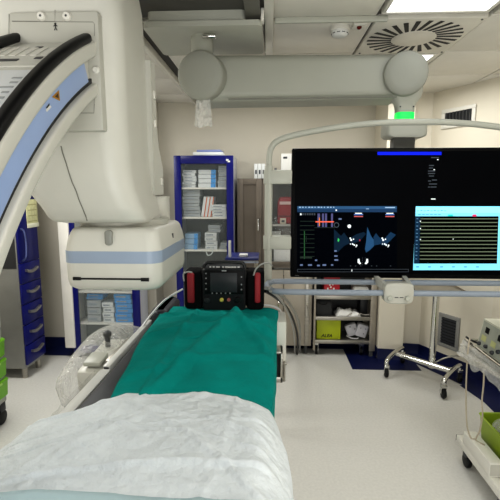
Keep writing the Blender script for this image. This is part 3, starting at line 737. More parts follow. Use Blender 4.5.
for xx in (sx0+.05, sx1-.05):
    for yy in (SY+.05, 4.5): MB().cyl((xx, yy, 0), (xx, yy, szb), .02, 12).build('foot', dgrey, t)
# things on top of it
for k in range(3):
    x = P(254.3+k*3.7, 178, Y=SY+.05).x
    b = MB(); b.box(x, x+.033, SY+.04, SY+.16, szt, P(255, 163.8, Y=SY+.05).z, .002); b.box(x+.009, x+.026, SY+.039, SY+.041, szt+.045, szt+.085, 0, 1)
    b.build('carton', [boxw, ink], label=f'upright narrow white carton on steel cabinet, {("left", "middle", "right")[k]} one of three', cat='carton', group='upright cartons on the steel cabinet')
a = P(281, 178, Y=SY+.08); e = P(294, 153.5, Y=SY+.08)
b = MB(); b.box(a.x, e.x+.05, SY+.08, SY+.2, szt, e.z, .004); b.box(a.x+.02, a.x+.06, SY+.079, SY+.081, e.z-.05, e.z-.03, 0, 1); b.build('carton', [paper, ink], label='large white carton on the steel cabinet beside the big display', cat='carton')
b = MB(); c = P(275.5, 178, Y=SY+.06); b.lathe([(.028, 0), (.03, .01), (.03, .05), (.02, .075), (.012, .09), (.012, .105), (0, .106)], (c.x+.0, SY+.1, szt), n=16); b.build('spray_bottle', M('bottle_grey', '#55575a', .4), label='small dark bottle on the steel cabinet beside the white carton', cat='bottle')
# inside it
fi = SY+.06
b = MB(); a = P(277.5, 223, Y=fi); e = P(296, 197, Y=fi)
b.loft([rr(a.x+d, e.x+.05-d, fi+d, fi+.16-d, lerp(zs, e.z, k), .02, 4) for k, d in ((0, .008), (.03, 0), (.5, -.002), (.8, 0), (.93, .012), (1, .03))])
bg = thing('red_bag', (a.x+.1, fi+.08, zs), 'red soft medical bag on shelf of the steel cabinet behind the frame', 'bag')
b.build('bag_body', red, bg)
b = MB(); b.box(a.x+.002, e.x+.048, fi-.004, fi, zs+.07, zs+.085); b.build('zip', M('dark_red', '#5e0e18', .6), bg)
b = MB(); b.box(a.x+.02, a.x+.16, fi-.005, fi, e.z-.075, e.z-.045); b.build('strap', M('pale_strap', '#c9b0ac', .6), bg)
b = MB(); c = P(283, 223, Y=SY+.03); b.box(c.x-.03, c.x+.03, SY+.025, SY+.055, zs, zs+.06, .003); b.box(c.x-.015, c.x+.015, SY+.0245, SY+.026, zs+.02, zs+.04, 0, 1); b.build('small_box', [M('beige_card', '#bdb3a4', .6), ink], label='small beige box on the shelf in front of the red bag', cat='box')
b = MB(); c = P(265, 223, Y=SY+.03); b.box(c.x-.03, c.x+.025, SY+.025, SY+.09, zs, zs+.04, .003); b.build('small_box', boxw, label='small white box on the steel cabinet shelf left of the grey frame post', cat='box')
b = MB(); c = P(271, 223, Y=SY+.04)
b.box(c.x-.0, c.x+.10, SY+.03, SY+.18, .951, .951+.0, 0) if False else None
b.obox((P(281, 260, Y=fi).x+.01, fi+.02, P(280, 262, Y=fi).z-.005), (.17, .03, .26), rx=-.08, b=.002); b.build('paper_stack', paper, label='upright white paper sheets in the steel cabinet below the red bag', cat='paper')
b = MB(); c = P(277, 238, Y=fi); b.obox((P(276, 240, Y=fi).x, fi+.1, P(276, 240, Y=fi).z+.02), (.10, .05, .12), rx=-.1, b=.002); b.build('leaflet', paper, label='white leaflet leaning behind the paper sheets in the steel cabinet', cat='paper')
# things seen through its lower front
# steel trolley with open shelves
TY = 4.18; tx0, tx1 = P(313.5, 320, Y=TY).x, P(376, 320, Y=TY).x
zz = [P(340, y, Y=TY).z for y in (341, 317.5, 296.5, 274)]
t = thing('steel_trolley', ((tx0+tx1)/2, 4.35, 0), 'open steel shelf trolley on castors below the big display', 'trolley')
for k, z in enumerate(zz):
    b = MB(); b.box(tx0+.012, tx1-.06, TY, 4.5, z-.012, z, .002); b.box(tx0+.012, tx1-.06, TY-.004, TY+.006, z-.03, z+.008, .002); b.build('shelf', steel, t)
for xa, xb in ((tx0, tx0+.022), (tx1-.06, tx1)):
    for ya in (TY-.006, 4.48): 
        b = MB(); b.box(xa, xb, ya, ya+.025, .06, 1.1, .004); b.build('post', M('warm_steel', '#a39c90'), t)
MB().box(tx0+.022, tx1-.06, 4.495, 4.502, zz[0], 1.1).build('back_panel', M('trolley_back', '#3a3a3a', .6), t)
for xx in (tx0+.04, tx1-.13):
    for yy in (TY+.05, 4.45):
        b = MB(); b.cyl((xx-.012, yy, .04), (xx+.012, yy, .04), .04, 20, b=.006); w_ = b.build('castor', black, t)
        b = MB(); b.box(xx-.02, xx-.015, yy-.02, yy+.02, .03, .11); b.box(xx+.015, xx+.02, yy-.02, yy+.02, .03, .11); b.box(xx-.02, xx+.02, yy-.02, yy+.02, .105, zz[0]-.012); b.build('fork', chrome, w_)
b = MB(); b.box(tx1-.055, tx1-.02, TY, TY+.02, .0, .07); b.build('foot', dgrey, t)
# its contents
fy = TY+.05
b = MB(); a = P(316.5, 339, Y=fy); e = P(341, 318.5, Y=fy)
t = thing('lime_box', ((a.x+e.x)/2, fy+.1, zz[0]), 'lime yellow cardboard box with dark lettering on the trolley bottom shelf', 'box')
b.box(a.x, e.x, fy, fy+.22, zz[0]+.001, zz[1]-.035, .003); b.build('carton', limec, t)
b = MB(); b.box(e.x-.0, e.x+.001, fy+.02, fy+.2, zz[0]+.01, zz[1]-.04); b.build('side_print', dark, t)
cu = bpy.data.curves.new('lettering', 'FONT'); cu.body = 'ALEA'; cu.size = .048; cu.align_x = 'CENTER'; cu.shear = .2; cu.offset = .0012
tmp = bpy.data.objects.new('tmp', cu); COL.objects.link(tmp); dg = bpy.context.evaluated_depsgraph_get()
me = bpy.data.meshes.new_from_object(tmp.evaluated_get(dg)); bpy.data.objects.remove(tmp); me.name = 'lettering'
me.materials.append(M('print_black', '#20240c', .6))
me.transform(Matrix.Translation(Vector((a.x+.105, fy-.0015, zz[0]+.022))-OFF[t.name]) @ Matrix.Rotation(PI/2, 4, 'X'))
lt = bpy.data.objects.new('lettering', me); COL.objects.link(lt); lt.parent = t; OFF[lt.name] = OFF[t.name]
b = MB(); c = P(357, 330, Y=fy)
b.obox((c.x-.045, fy+.06, zz[0]+.09), (.12, .07, .13), ry=-.35, b=.02); b.obox((c.x+.055, fy+.05, zz[0]+.088), (.12, .08, .14), ry=.3, b=.018)
t = thing('white_device', (c.x, fy+.05, zz[0]), 'pale lilac-white clipped device leaning on the trolley bottom shelf', 'medical device'); b.build('shell', M('device_white', '#c9c8cf', .4), t)
for dx, dz in ((-.07, .13), (-.02, .11), (.04, .12), (.09, .11), (.07, .06)): MB().lathe([(.008, 0), (.006, .006), (0, .007)], (c.x+dx, fy+.012, zz[0]+dz), (0, -1, 0), 10).build('button', M('device_grey', '#8e8e98', .4), t)
b = MB(); b.tube(sm([(c.x-.10, fy+.03, zz[0]+.03), (c.x-.06, fy+.0, zz[0]+.016), (c.x, fy-.01, zz[0]+.013), (c.x+.02, fy+.02, zz[0]+.013)]), .006, 8); b.build('cable', M('cable_white', '#c9c9c9', .4), t)
b = MB(); a = P(315, 316, Y=fy); e = P(332, 300, Y=fy)
t = thing('black_case', ((a.x+e.x)/2, fy+.1, zz[1]), 'soft black case on the left of the trolley middle shelf', 'case')
b.loft([rr(a.x+d, e.x+.01-d, fy+d, fy+.2-d, lerp(zz[1], e.z, k), .025, 4) for k, d in ((0, .004), (.05, 0), (.7, 0), (.9, .01), (1, .03))]); b.build('case_body', M('case_black', '#2b2c2e', .6), t)
b = MB(); b.tube(sm([(a.x+.04, fy+.0, e.z-.03), (a.x+.06, fy-.012, e.z-.045), (a.x+.10, fy-.012, e.z-.045), (a.x+.12, fy, e.z-.03)]), .005, 8); b.build('handle', black, t)
def crumple(c, w_, d_, h_, seed, n=18):
    def f(u, v):
        x = (u-.5)*w_; y = (v-.5)*d_; e = min(1, 6*min(u, 1-u), 6*min(v, 1-v))
        return Vector((c.x+x+.01*N(u*5, v*5, seed), c.y+y, c.z+.004+e*h_*(.55+.7*N(u*3+seed, v*3, 1.3))+.3*h_*e*N(u*9, v*9, seed)))
    return surf(n, n, f)
c = P(348, 316, Y=fy); crumple(Vector((c.x+.0, fy+.06, zz[1]+.003)), .26, .2, .075, 3.).build('crumpled_wrap', paper, label='crumpled white wrapping paper on the trolley middle shelf', cat='wrapping', solid=.002)
b = MB(); c = P(355, 312, Y=fy); pts = [Vector((c.x-.16+.035*k, fy-.02+.02*math.sin(k*1.9), zz[1]+.012+.014*(1+math.sin(k*2.3)))) for k in range(10)]
b.tube(sm(pts, 5), .005, 8); b.build('coiled_lead', M('lead_grey', '#b5b0a8', .5), label='loose pale cable lying in front of the crumpled wrap on trolley', cat='cable')
b = MB(); c = P(365, 305, Y=fy); b.box(c.x-.03, c.x+.05, fy+.08, fy+.26, zz[1]+.001, P(365, 299, Y=fy).z, .01); b.build('black_pouch', dark, label='black upright pouch at the right end of the trolley middle shelf', cat='pouch')
b = MB(); a = P(326, 290, Y=fy); e = P(340, 281, Y=fy); t = thing('red_first_aid_box', ((a.x+e.x)/2, fy+.1, zz[2]), 'red box with white marks on the trolley upper shelf', 'box')
b.box(a.x-.02, e.x, fy, fy+.2, zz[2]+.001, zz[3]-.04, .004); b.build('carton', M('red_card', '#b81c2c', .5), t)
b = MB()
for dx, dz in ((.03, .06), (.06, .075), (.09, .06), (.05, .10), (.08, .105)): b.box(a.x-.02+dx, a.x-.02+dx+.016, fy-.0015, fy, zz[2]+dz, zz[2]+dz+.018)
b.build('white_marks', paper, t)
b = MB(); a = P(354, 290, Y=fy); b.box(a.x, a.x+.15, fy, fy+.16, zz[2]+.001, zz[2]+.075, .005); b.box(a.x+.01, a.x+.14, fy+.01, fy+.15, zz[2]+.075, zz[2]+.085, .003); b.build('white_tray_pack', paper, label='white packaged tray on the right of the trolley upper shelf', cat='pack')

# ------------------------------------------------------------------ tall blue drawer cabinet at the left
t = thing('drawer_cabinet', (-2.45, 3.66, 0), 'tall grey steel cabinet with blue doors and five silver-handled drawers by left wall', 'cabinet')
bx1 = -2.17; by0, by1 = 3.50, 3.82
MB().box(-2.75, bx1-.02, by0, by1, .1, 2.0, .004).build('carcass', M('cabinet_steel', '#8e8e8a', .4, .4, var=.08), t)
MB().box(-2.5, bx1-.03, by0-.004, by0+.01, 1.02, 1.95).build('dark_side', M('side_dark', '#26272a', .3), t)
zd = P(38, 265, X=bx1).z+.06
b = MB(); b.box(bx1-.02, bx1, by0+.004, by1-.004, zd, 1.98, .004); d = b.build('door', bluecab, t)
b = MB(); y_ = by0+.05; b.tube(sm([(bx1, y_, zd+.02), (bx1+.03, y_, zd+.05), (bx1+.035, y_+.01, zd+.17), (bx1+.03, y_, zd+.28), (bx1, y_, zd+.30)]), .008, 8); b.build('handle', M('handle_blue_grey', '#5a6390', .3, .6), d)
n = 5; hh = (zd-.13)/n
for k in range(n):
    z0 = .13+hh*k; b = MB(); b.box(bx1-.02, bx1, by0+.004, by1-.004, z0+.004, z0+hh-.004, .004); d = b.build('drawer', bluecab, t)
    b = MB(); zc = z0+hh*.62; b.loft([[(bx1+dx, y, zc+dz-.02*math.sin(PI*(y-by0-.07)/(by1-by0-.14))) for dx, dz in ((0, .012), (.022, .012), (.026, 0), (.022, -.012), (0, -.012))] for y in [by0+.07+(by1-by0-.14)*i/10 for i in range(11)]]); b.build('handle', steel, d)
for xx in (-2.68, bx1-.06):
    for yy in (by0+.05, by1-.05): MB().cyl((xx, yy, 0), (xx, yy, .1), .025, 14).build('foot', steel, t)
b = MB()
a0 = P(27, 228, X=bx1); a1 = P(38, 226, X=bx1); a2 = P(38, 199, X=bx1); a3 = P(28, 203, X=bx1)
ya, yb = a0.y, a1.y
b.box(bx1+.001, bx1+.006, ya, yb, a1.z, a2.z, .002)
t2 = thing('document_holder', (bx1, ya, a1.z), 'yellowish paper in a clear sleeve on the tall drawer cabinet door', 'document holder'); b.build('sheet', M('yellow_paper', '#c9c79a', .5, var=.15, scale=30), t2)
b = MB()
for k in range(4): b.box(bx1+.0062, bx1+.0072, ya+.02, yb-.02, a1.z+.05+.05*k, a1.z+.058+.05*k)
b.build('print', M('faint_olive', '#a8a577', .6), t2)
MB().box(bx1+.006, bx1+.009, ya-.004, yb+.004, a1.z-.004, a1.z+.035, .001).build('sleeve_edge', M('sleeve', '#dcdcc6', .3), t2)

# green drawer cart at the left edge
t = thing('green_cart', (-2.25, 2.9, 0), 'bright green plastic drawer cart on a black castor at left photo edge', 'cart')
gy0, gy1 = 2.48, 2.84; gx = P(8, 380, Y=gy1).x
MB().box(gx-.5, gx-.012, gy0+.01, gy1-.01, .16, 1.05, .01).build('carcass', M('cart_grey', '#a5a59f', .45), t)
MB().box(gx-.52, gx+.0, gy0, gy1, 1.05, 1.09, .01).build('top', white, t)
for k in range(3):
    z0 = P(4, 395-k*19.5, Y=2.83).z; z1 = P(4, 395-(k+1)*19.5+1.5, Y=2.83).z
    b = MB(); b.loft([rr(gx-.1-d, gx-d, gy0+d, gy1-d, z, .02, 4) for z, d in ((z0, .012), (z0+.012, .0), (z1-.03, -.004), (z1-.012, -.008), (z1, .0))]); d = b.build('drawer', gcart, t)
    MB().box(gx-.004, gx+.014, gy0+.08, gy1-.08, z1-.026, z1-.012, .004).build('handle', M('light_green', '#a9cf6b', .4), d)
for k in range(2):
    z0 = .72+.16*k; MB().box(gx-.1, gx-.006, gy0+.01, gy1-.01, z0, z0+.15, .012).build('drawer', M('cart_drawer_white', '#c5c5bd', .45), t)
for xx, yy in ((gx-.04, gy0+.06), (gx-.42, gy0+.06), (gx-.04, gy1-.06), (gx-.42, gy1-.06)):
    b = MB(); b.cyl((xx-.02, yy, .055), (xx+.02, yy, .055), .055, 20, b=.01); w_ = b.build('castor', black, t)
    MB().box(xx-.03, xx+.03, yy-.03, yy+.03, .10, .17, .008).build('castor_fork', dark, w_)

# ================================================================== TABLE
ZT = 1.085
tbl = t = thing('operating_table', (-.26, 1.2, 0), 'angiography operating table under green and white drapes in the foreground', 'operating table')
MB().box(-.555, .0, .25, 2.17, ZT-.075, ZT-.055, .006).build('tabletop', M('carbon_top', '#2f3133', .4), t)
b = MB(); b.loft([rr(-.55+d, -.005-d, .28+d, 2.16-d, z, .06, 5) for z, d in ((ZT-.055, .008), (ZT-.048, 0), (ZT-.012, 0), (ZT-.004, .006), (ZT, .016))]); b.build('mattress', M('dark_grey_mattress', '#37393d', .6, var=.1), t)
b = MB(); b.loft([rr(-.44+d, -.08-d, 1.3+d, 2.0-d, z, .06, 5) for z, d in ((.12, 0), (.75, .0), (.95, .03), (ZT-.075, .03))]); b.build('pedestal', white, t)
MB().box(-.50, -.02, 1.15, 2.1, 0, .12, .03).build('base', white, t)
# side rails (left)
for X_, z0, z1, ya, yb in ((-.585, ZT-.05, ZT-.015, 1.42, 1.97), (-.568, ZT-.085, ZT-.055, 1.30, 1.82)):
    b = MB(); b.box(X_-.016, X_+.010, ya, yb, z0, z1, .004); r_ = b.build('side_rail', M('rail_white', '#cfcfcb', .35), t)
    MB().box(X_-.012, X_+.006, ya-.002, ya+.004, z0+.005, z1-.005).build('end_cap', dark, r_)
b = MB(); b.box(-.605, -.565, .5, 1.41, ZT-.055, ZT-.02, .008); b.build('side_rail', M('rail_white', '#cfcfcb'), t)
for yy in (1.45, 1.75): MB().box(-.60, -.545, yy, yy+.04, ZT-.07, ZT-.045, .003).build('rail_bracket', steel, t)
MB().box(-.568, -.556, .45, 1.9, ZT-.33, ZT-.05, .003).build('shield_skirt', skirt, t)
# right side block and clamp
b = MB(); b.box(.001, .085, 1.98, 2.16, ZT-.24, ZT-.02, .008); b.build('side_block', cream, t)
a = P(271, 350, Y=1.92); e = P(282.5, 381, Y=1.92)
b = MB(); b.box(a.x-.0, e.x, 1.90, 2.1, a.z-.012, a.z, .003); b.box(a.x, e.x, 1.90, 2.1, e.z, e.z+.028, .003); b.box(e.x-.012, e.x, 1.90, 2.1, e.z, a.z, .003); b.box(a.x, a.x+.01, 1.9, 2.1, e.z, a.z, .003)
b.build('clamp_frame', steel, t); MB().box(a.x+.01, e.x-.012, 1.93, 2.0, e.z+.03, a.z-.012).build('clamp_core', black, t)
b = MB()
for x in (.0, .04, .075): MB().tube([(x, 1.97, ZT-.32), (x, 1.97, ZT-.22)], .007, 8).build('clamp_pin', steel, t)
MB().tube([(-.01, 1.97, ZT-.23), (.09, 1.97, ZT-.23)], .006, 8).build('clamp_rod', steel, t)
# dark pad corner
b = MB(); b.loft([rr(-.60+d, -.50-d, 1.98+d, 2.3-d, z, .04, 5) for z, d in ((ZT-.06, .01), (ZT-.05, 0), (ZT+.0, .0), (ZT+.018, .012), (ZT+.024, .03))]); b.build('arm_pad', M('navy_pad', '#23262f', .5, var=.2), t)

# green drape
def green_f(u, v):
    # v runs from the far edge to the near one; u from left to right with a hem hanging over the right side
    Y = lerp(2.125, 1.0, v)+.012*math.sin(u*5)*(v > .5)
    xl = interp([(0, -.53), (.12, -.54), (.45, -.525), (.8, -.475), (1, -.45)], v)+.006*N(v*7, 2.2)
    hang = interp([(0, .02), (.06, .07), (.25, .2), (.6, .27), (1, .3)], v)
    xr = .040+.036*(Y-2.13)
    topw = xr-xl; tot = topw+hang; s_ = u*tot
    z = ZT+.006
    bump = .010*N(u*3.1+1, v*4.2, .5)+.006*N(u*7, v*8, 2.)
    fold = .016*math.exp(-((u*.8+v*.45-.52)/.03)**2)+.013*math.exp(-((u*.9-v*.5-.32)/.035)**2)+.012*math.exp(-((v-.16-.10*u+.06*math.sin(u*9))/.022)**2)
    fold += .008*math.exp(-((u*.3+v-.78)/.018)**2)+.009*math.exp(-((u-.62-.25*v)/.016)**2)*(v > .15)+.007*math.exp(-((u-.3+.2*v)/.014)**2)
    fold += .011*math.exp(-((v-.42+.12*u)/.03)**2)+.01*math.exp(-((v-.30-.2*(u-.4))/.02)**2)
    ridge = .035*math.exp(-((v-.45)/.35)**2)*math.sin(PI*min(1, s_/topw))
    if s_ <= topw:
        e = min(1, (topw-s_)/.05); lft = min(1, s_/.03)
        return Vector((xl+s_, Y, z+lft*((max(-.003, bump)+1.7*fold)*min(1, max(.0, (v-.08)/.08))*min(1, max(0, (.93-v)/.06))+ridge*min(1, v/.3))*min(1, e+.3)-.014*(1-e)**2))
    h_ = s_-topw
    return Vector((xr+.004+.006*math.sin(v*21)*min(1, h_*8)-.02*h_+.004*N(v*9, h_*9), Y+.01*math.sin(h_*14), z-.014-h_))
g = surf(90, 100, green_f); g.build('green_drape', green, label='creased surgical green cloth drape over the far half of the table', cat='drape', auto=0, solid=.003)
# white drape, heaped over the near half
def white_f(u, v):
    Y = lerp(1.15, .66, v)
    edge = .17*max(0, (u-.58)/.42)**1.5*(1-v)+.025*N(u*4, 5.)*(1-v)+.15*min(1, max(0, (.36-u)/.15))*(1-v)
    Y -= edge
    lump = .038*math.exp(-((u-.5)/.28)**2)*(1-.3*v)+.022*math.exp(-((u-.78)/.14)**2-((v-.45)/.5)**2)
    wr = .012*N(u*4+.3, v*4, 7.)+.006*N(u*11, v*10, 3.)+.0035*N(u*25, v*24, 4.)
    for (ax, ay, c_, w_, h_) in ((.9, .4, .52, .010, .006), (1, -.5, .30, .012, .007), (.35, 1, .62, .010, .006), (.2, 1, .86, .012, .009), (1, .15, .42, .008, .004), (.8, -.9, .12, .014, .007), (-.5, 1, .25, .012, .006), (1, .05, .68, .008, .004)): wr += h_*math.exp(-((ax*u+ay*v-c_+.02*N(u*6, v*6, c_*9))/w_)**2)
    wr += .007*math.exp(-((v-.75-.05*math.sin(u*6))/.025)**2)+.006*math.exp(-((u*.7+v*.3-.42)/.012)**2)
    xl, xr = -.625, lerp(.0, .03, min(1, v*3))
    tl_, tr_ = .16, .24; topw = xr-xl; tot = tl_+topw+tr_; s_ = u*tot-tl_
    z = ZT+.016; front = min(1, v/.45); front = front*front*(3-2*front)
    if s_ < 0: return Vector((xl-.012*math.sin(min(1, -s_/.05)*PI/2)+.008*math.sin(v*17), Y, z-.012+s_*.98))
    if s_ > topw:
        h_ = s_-topw; return Vector((xr+.018*math.sin(min(1, h_/.04)*PI/2)+.012*math.sin(v*13+1)*min(1, h_*7), Y-.02*h_, z-.012-h_))
    q = s_/topw; e = min(1, min(q, 1-q)/.10); e = math.sin(e*PI/2)
    return Vector((xl+s_, Y, z-.012+e*.012+e*(min(1, v/.04)*(wr*.8+.010)+front*lump)))
white_f0 = white_f
surf(220, 150, white_f0).build('white_drape', drapew, label='white disposable sheet heaped over the near half of the table', cat='sheet', auto=0, solid=.003)
def blue_f(u, v):
    Y = lerp(.685, .40, v); p = white_f0(u, 1.); d = .006+.004*N(u*5, v*3, 9.)
    return Vector((p.x*(1)+.0, Y+.012*math.sin(u*4), p.z+d+.012*(v < .05)*0))
surf(80, 20, blue_f).build('pale_blue_sheet', drapeb, label='pale blue disposable sheet overlapping the near edge of the white sheet', cat='sheet', auto=0, solid=.003)

# ------------------------------------------------------------------ defibrillator
DY = 2.06; zT = ZT+.008
bx0, bx1_ = P(202, 300, Y=DY).x, P(245.5, 300, Y=DY).x; ztp = P(220, 262.5, Y=DY).z
t = thing('defibrillator', ((bx0+bx1_)/2, DY+.06, zT), 'black portable defibrillator monitor with red side pouches on table end', 'defibrillator')
b = MB(); zt0 = P(220, 268.5, Y=DY).z
b.loft([[(p[0], DY+k, p[1]) for p in [(q[0], q[1]) for q in rr(bx0+d, bx1_-d, zT+d*.5, zt0-d*.3, 0, .018, 5)]] for k, d in ((0, .008), (.006, .002), (.015, 0), (.12, 0), (.13, .006))]); body = b.build('body', M('defib_black', '#1d1f21', .45, spec=.2), t)
q = [P(x, y, Y=DY+.03) for x, y in ((203, 277), (203.5, 268), (206, 263.5), (211, 262.3), (225, 262), (239, 262.3), (243, 263.5), (245, 268), (245.3, 277))]
MB().tube(sm(q, 5), .009, 10).build('carry_handle', M('handle_black', '#141516', .4), t)
b = MB(); a = P(208, 269, Y=DY-.0); e = P(241, 265.5, Y=DY); b.box(a.x, e.x, DY+.02, DY+.05, a.z-.004, e.z, .003); tp = b.build('top_ledge', M('ledge_grey', '#34363a', .4), body)
b = MB(); rng = random.Random(3); x = a.x+.005
while x < e.x-.01: b.box(x, x+rng.uniform(.006, .016), DY+.019, DY+.0205, a.z+.0, a.z+.011); x += rng.uniform(.012, .02)
b.build('ledge_print', M('print_white', '#c5c5c2', .5), tp)
b = MB(); a = P(204.5, 294, Y=DY-.001); e = P(243.5, 270.5, Y=DY-.001); b.box(a.x, e.x, DY-.004, DY+.004, a.z, e.z, .003); fp = b.build('front_panel', M('panel_black', '#08090a', .4, spec=.15), t)
b = MB(); a = P(210.5, 292, Y=DY-.004); e = P(237, 273, Y=DY-.004); b.box(a.x, e.x, DY-.0055, DY, a.z, e.z, .001); b.build('display', M('display_grey', '#313437', .3, var=.1, spec=.2), fp)
for px, y in [(206, y) for y in (273.5, 278.3, 283.5, 289)]+[(241.5, y) for y in (277, 284.5, 289.5)]+[(212.3+4.4*k, 293.2) for k in range(5)]:
    c = P(px, y, Y=DY-.004); MB().lathe([(.004, 0), (.0035, .003), (0, .0032)], c, (0, -1, 0), 10).build('button', M('button_grey', '#8b8d8f', .5), fp)
c = P(224, 270.8, Y=DY-.005); b = MB(); b.box(c.x-.012, c.x+.012, DY-.005, DY-.004, c.z-.003, c.z+.003); b.build('name_plate', M('plate_grey', '#9a9c9e', .5), fp)
for px, r, m, nm in ((207.5, .016, dark, 'rotary_knob'), (221.7, .0105, M('yellow_button', '#d9cf63', .5), 'yellow_button'), (228.8, .0095, M('red_button', '#a8605c', .5), 'red_button'), (237.5, .017, black, 'socket')):
    c = P(px, 299.7, Y=DY); MB().lathe([(r, -.006), (r, .006), (r*.8, .010), (0, .011)], c, (0, -1, 0), 18).build(nm, m, t)
for sx, (pa, pb), (ra, rb) in ((-1, (183, 202), (187.5, 194)), (1, (245.5, 264), (254.5, 260.5))):
    a, e = P(pa, 300, Y=DY), P(pb, 300, Y=DY); zp = P(200, 271.5, Y=DY).z
    b = MB(); b.loft([[(p[0], DY+.02+k, p[1]) for p in rr(a.x+d, e.x-d*.3, zT+d*.4, zp-d, 0, .022, 5)] for k, d in ((-.005, .012), (.004, .003), (.02, 0), (.10, 0), (.115, .01))]); pc = b.build('side_pouch', M('pouch_black', '#0b0b0c', .8, var=.2, spec=.1), t)
    a, e = P(ra, 303, Y=DY+.01), P(rb, 273, Y=DY+.01)
    b = MB(); b.loft([[(p[0], DY+.005+k, p[1]) for p in rr(a.x+d, e.x-d, a.z+d, e.z-d, 0, .009, 4)] for k, d in ((0, .004), (.003, .001), (.01, 0), (.03, 0))]); b.build('red_flap', red, pc)
# leads looping out of the pouches
b = MB(); b.tube(sm([P(x, y, Y=Y_) for x, y, Y_ in ((184, 281, 2.05), (183.5, 274, 2.05), (188, 271.8, 2.05), (192, 272.5, 2.06))]), .004, 8); b.build('lead', cable_g, t); b = MB(); b.tube(sm([P(x, y, Y=Y_) for x, y, Y_ in ((253.5, 275.5, 2.07), (256, 269, 2.07), (262, 264, 2.07), (269, 263, 2.08), (272, 266, 2.1))]), .004, 8)
b.build('lead', cable_g, t)
# cables
def cable(pts, r, m, label): MB().tube(sm(pts, 6), r, 8).build('cable', m, label=label, cat='cable')
cable([P(183, 289, Y=2.05), P(174, 294, Y=2.03), P(165, 300, Y=2.0), P(156, 309, Y=1.96), P(147, 320, Y=1.9), P(140, 331, Z=ZT-.03)], .005, M('cable_white', '#c9c9c9'), 'pale cable running from the defibrillator to the left table rail')
cable([P(265, 291, Y=2.12), P(275, 297, Y=2.3), P(287, 308, Y=2.9), P(294, 322, Y=3.4), P(297.5, 338, Y=3.8), P(297, 354, Z=.012)], .009, black, 'thick black cable arching from the defibrillator down to the floor')
cable([P(266, 288, Y=2.12), P(277, 292, Y=2.3), P(289, 303, Y=2.9), P(297, 317, Y=3.4), P(300, 332, Y=3.8), P(299.5, 351.5, Z=.012)], .010, cable_g, 'upper grey cable arching beside the black cable to the floor')
cable([P(270, 291, Y=2.12), P(279, 298, Y=2.3), P(287, 310, Y=2.9), P(293, 327, Y=3.4), P(294.5, 340, Y=3.8), P(295, 353, Z=.012)], .007, cable_g, 'lower thin grey cable inside the black cable arch')
cable([P(262, 305, Y=2.1), P(272, 306, Y=2.14), P(280, 310, Y=2.17), P(283, 318, Y=2.175), P(281, 330, Y=2.175), P(278, 343, Y=2.17)], .005, M('cable_white', '#c9c9c9'), 'white cable looping from under the defibrillator to the table clamp')

# blue tray stand behind the defibrillator
BY = 2.75
a, e = P(225, 259, Y=BY), P(258.5, 259, Y=BY); zt_ = P(240, 257.5, Y=BY+.02).z
t = thing('blue_tray_stand', ((a.x+e.x)/2, BY+.12, 0), 'small blue tray trolley standing behind the defibrillator', 'trolley')
MB().box(a.x, e.x, BY, BY+.26, zt_-.018, zt_, .004).build('tray', M('tray_blue', '#14236e', .35, coat=.2), t)
MB().box(a.x+.0, e.x, BY-.003, BY+.002, zt_-.034, zt_-.022, .001).build('tray_edge', M('edge_pale', '#aab4c8', .4), t)
for xx in (a.x+.02, e.x-.02):
    for yy in (BY+.02, BY+.24): MB().cyl((xx, yy, .07), (xx, yy, zt_-.016), .010, 10).build('leg', steel, t); MB().lathe([(.02, .0), (.03, .012), (.03, .05), (.015, .07)], (xx, yy, 0), n=12).build('castor', black, t)
c = P(229.7, 250, Y=BY+.02); MB().box(c.x-.009, c.x+.009, BY+.02, BY+.03, zt_, P(230, 240.5, Y=BY+.02).z, .003).build('upright_handle', paper, t)
a = P(239, 258, Y=BY+.04); e = P(247.5, 254.6, Y=BY+.04); b = MB(); b.box(a.x, e.x, BY+.04, BY+.1, zt_+.0005, e.z, .004); b.build('small_carton', paper, label='small white carton on the blue tray behind the defibrillator', cat='carton')

# ------------------------------------------------------------------ table-side controls in a clear bag
t = thing('table_control_unit', (-.70, 1.62, .85), 'cream table-side control unit hooked to the left rail inside clear plastic', 'control unit')
ctl = P(92, 352, X=-.70); 
b = MB(); b.obox((-.695, 1.66, ZT-.115), (.11, .30, .10), rx=.10, b=.02); b.build('console', cream, t)
b = MB(); b.obox((-.69, 1.57, ZT-.055), (.07, .09, .02), rx=.1, b=.006); b.build('button_pad', greyp, t)
b = MB(); b.cyl((-.70, 1.72, ZT-.07), (-.70, 1.72, ZT-.01), .011, 12, b=.004); b.lathe([(.008, 0), (.017, .01), (.017, .024), (.008, .032), (0, .033)], (-.70, 1.72, ZT-.02), n=14); b.build('joystick', dgrey, t)
MB().box(-.645, -.616, 1.55, 1.8, ZT-.1, ZT-.05, .004).build('mount', steel, t)
def bag_loops():
    ctr = [(P(126, 326, Y=1.93), .07, .012), (P(121, 330, Y=1.90), .085, .04), (P(112, 338, Y=1.83), .09, .065), (P(101, 350, Y=1.75), .095, .085), (P(90, 365, Y=1.66), .095, .095), (P(80, 380, Y=1.58), .085, .095), (P(73, 391, Y=1.52), .065, .075), (P(69, 398, Y=1.48), .03, .04)]
    out = []
    for i, (c, rx_, rz_) in enumerate(ctr):
        l = []
        for k in range(28):
            a = 2*PI*k/28; w_ = 1+.16*N(math.cos(a)*2+i*.6, math.sin(a)*2, i*.45)
            l.append((c.x+rx_*w_*math.cos(a), c.y+.02*N(a, i, 3.), c.z+rz_*w_*math.sin(a)-.01))
        out.append(l)
    sm_ = []
    cols = [sm([o[k] for o in out], 4) for k in range(28)]
    for i in range(len(cols[0])): sm_.append([cols[k][i] for k in range(28)])
    return sm_
b = MB(); b.loft(bag_loops()); b.build('plastic_bag', film, label='crumpled clear plastic bag covering the control unit left of table', cat='plastic bag', auto=0)
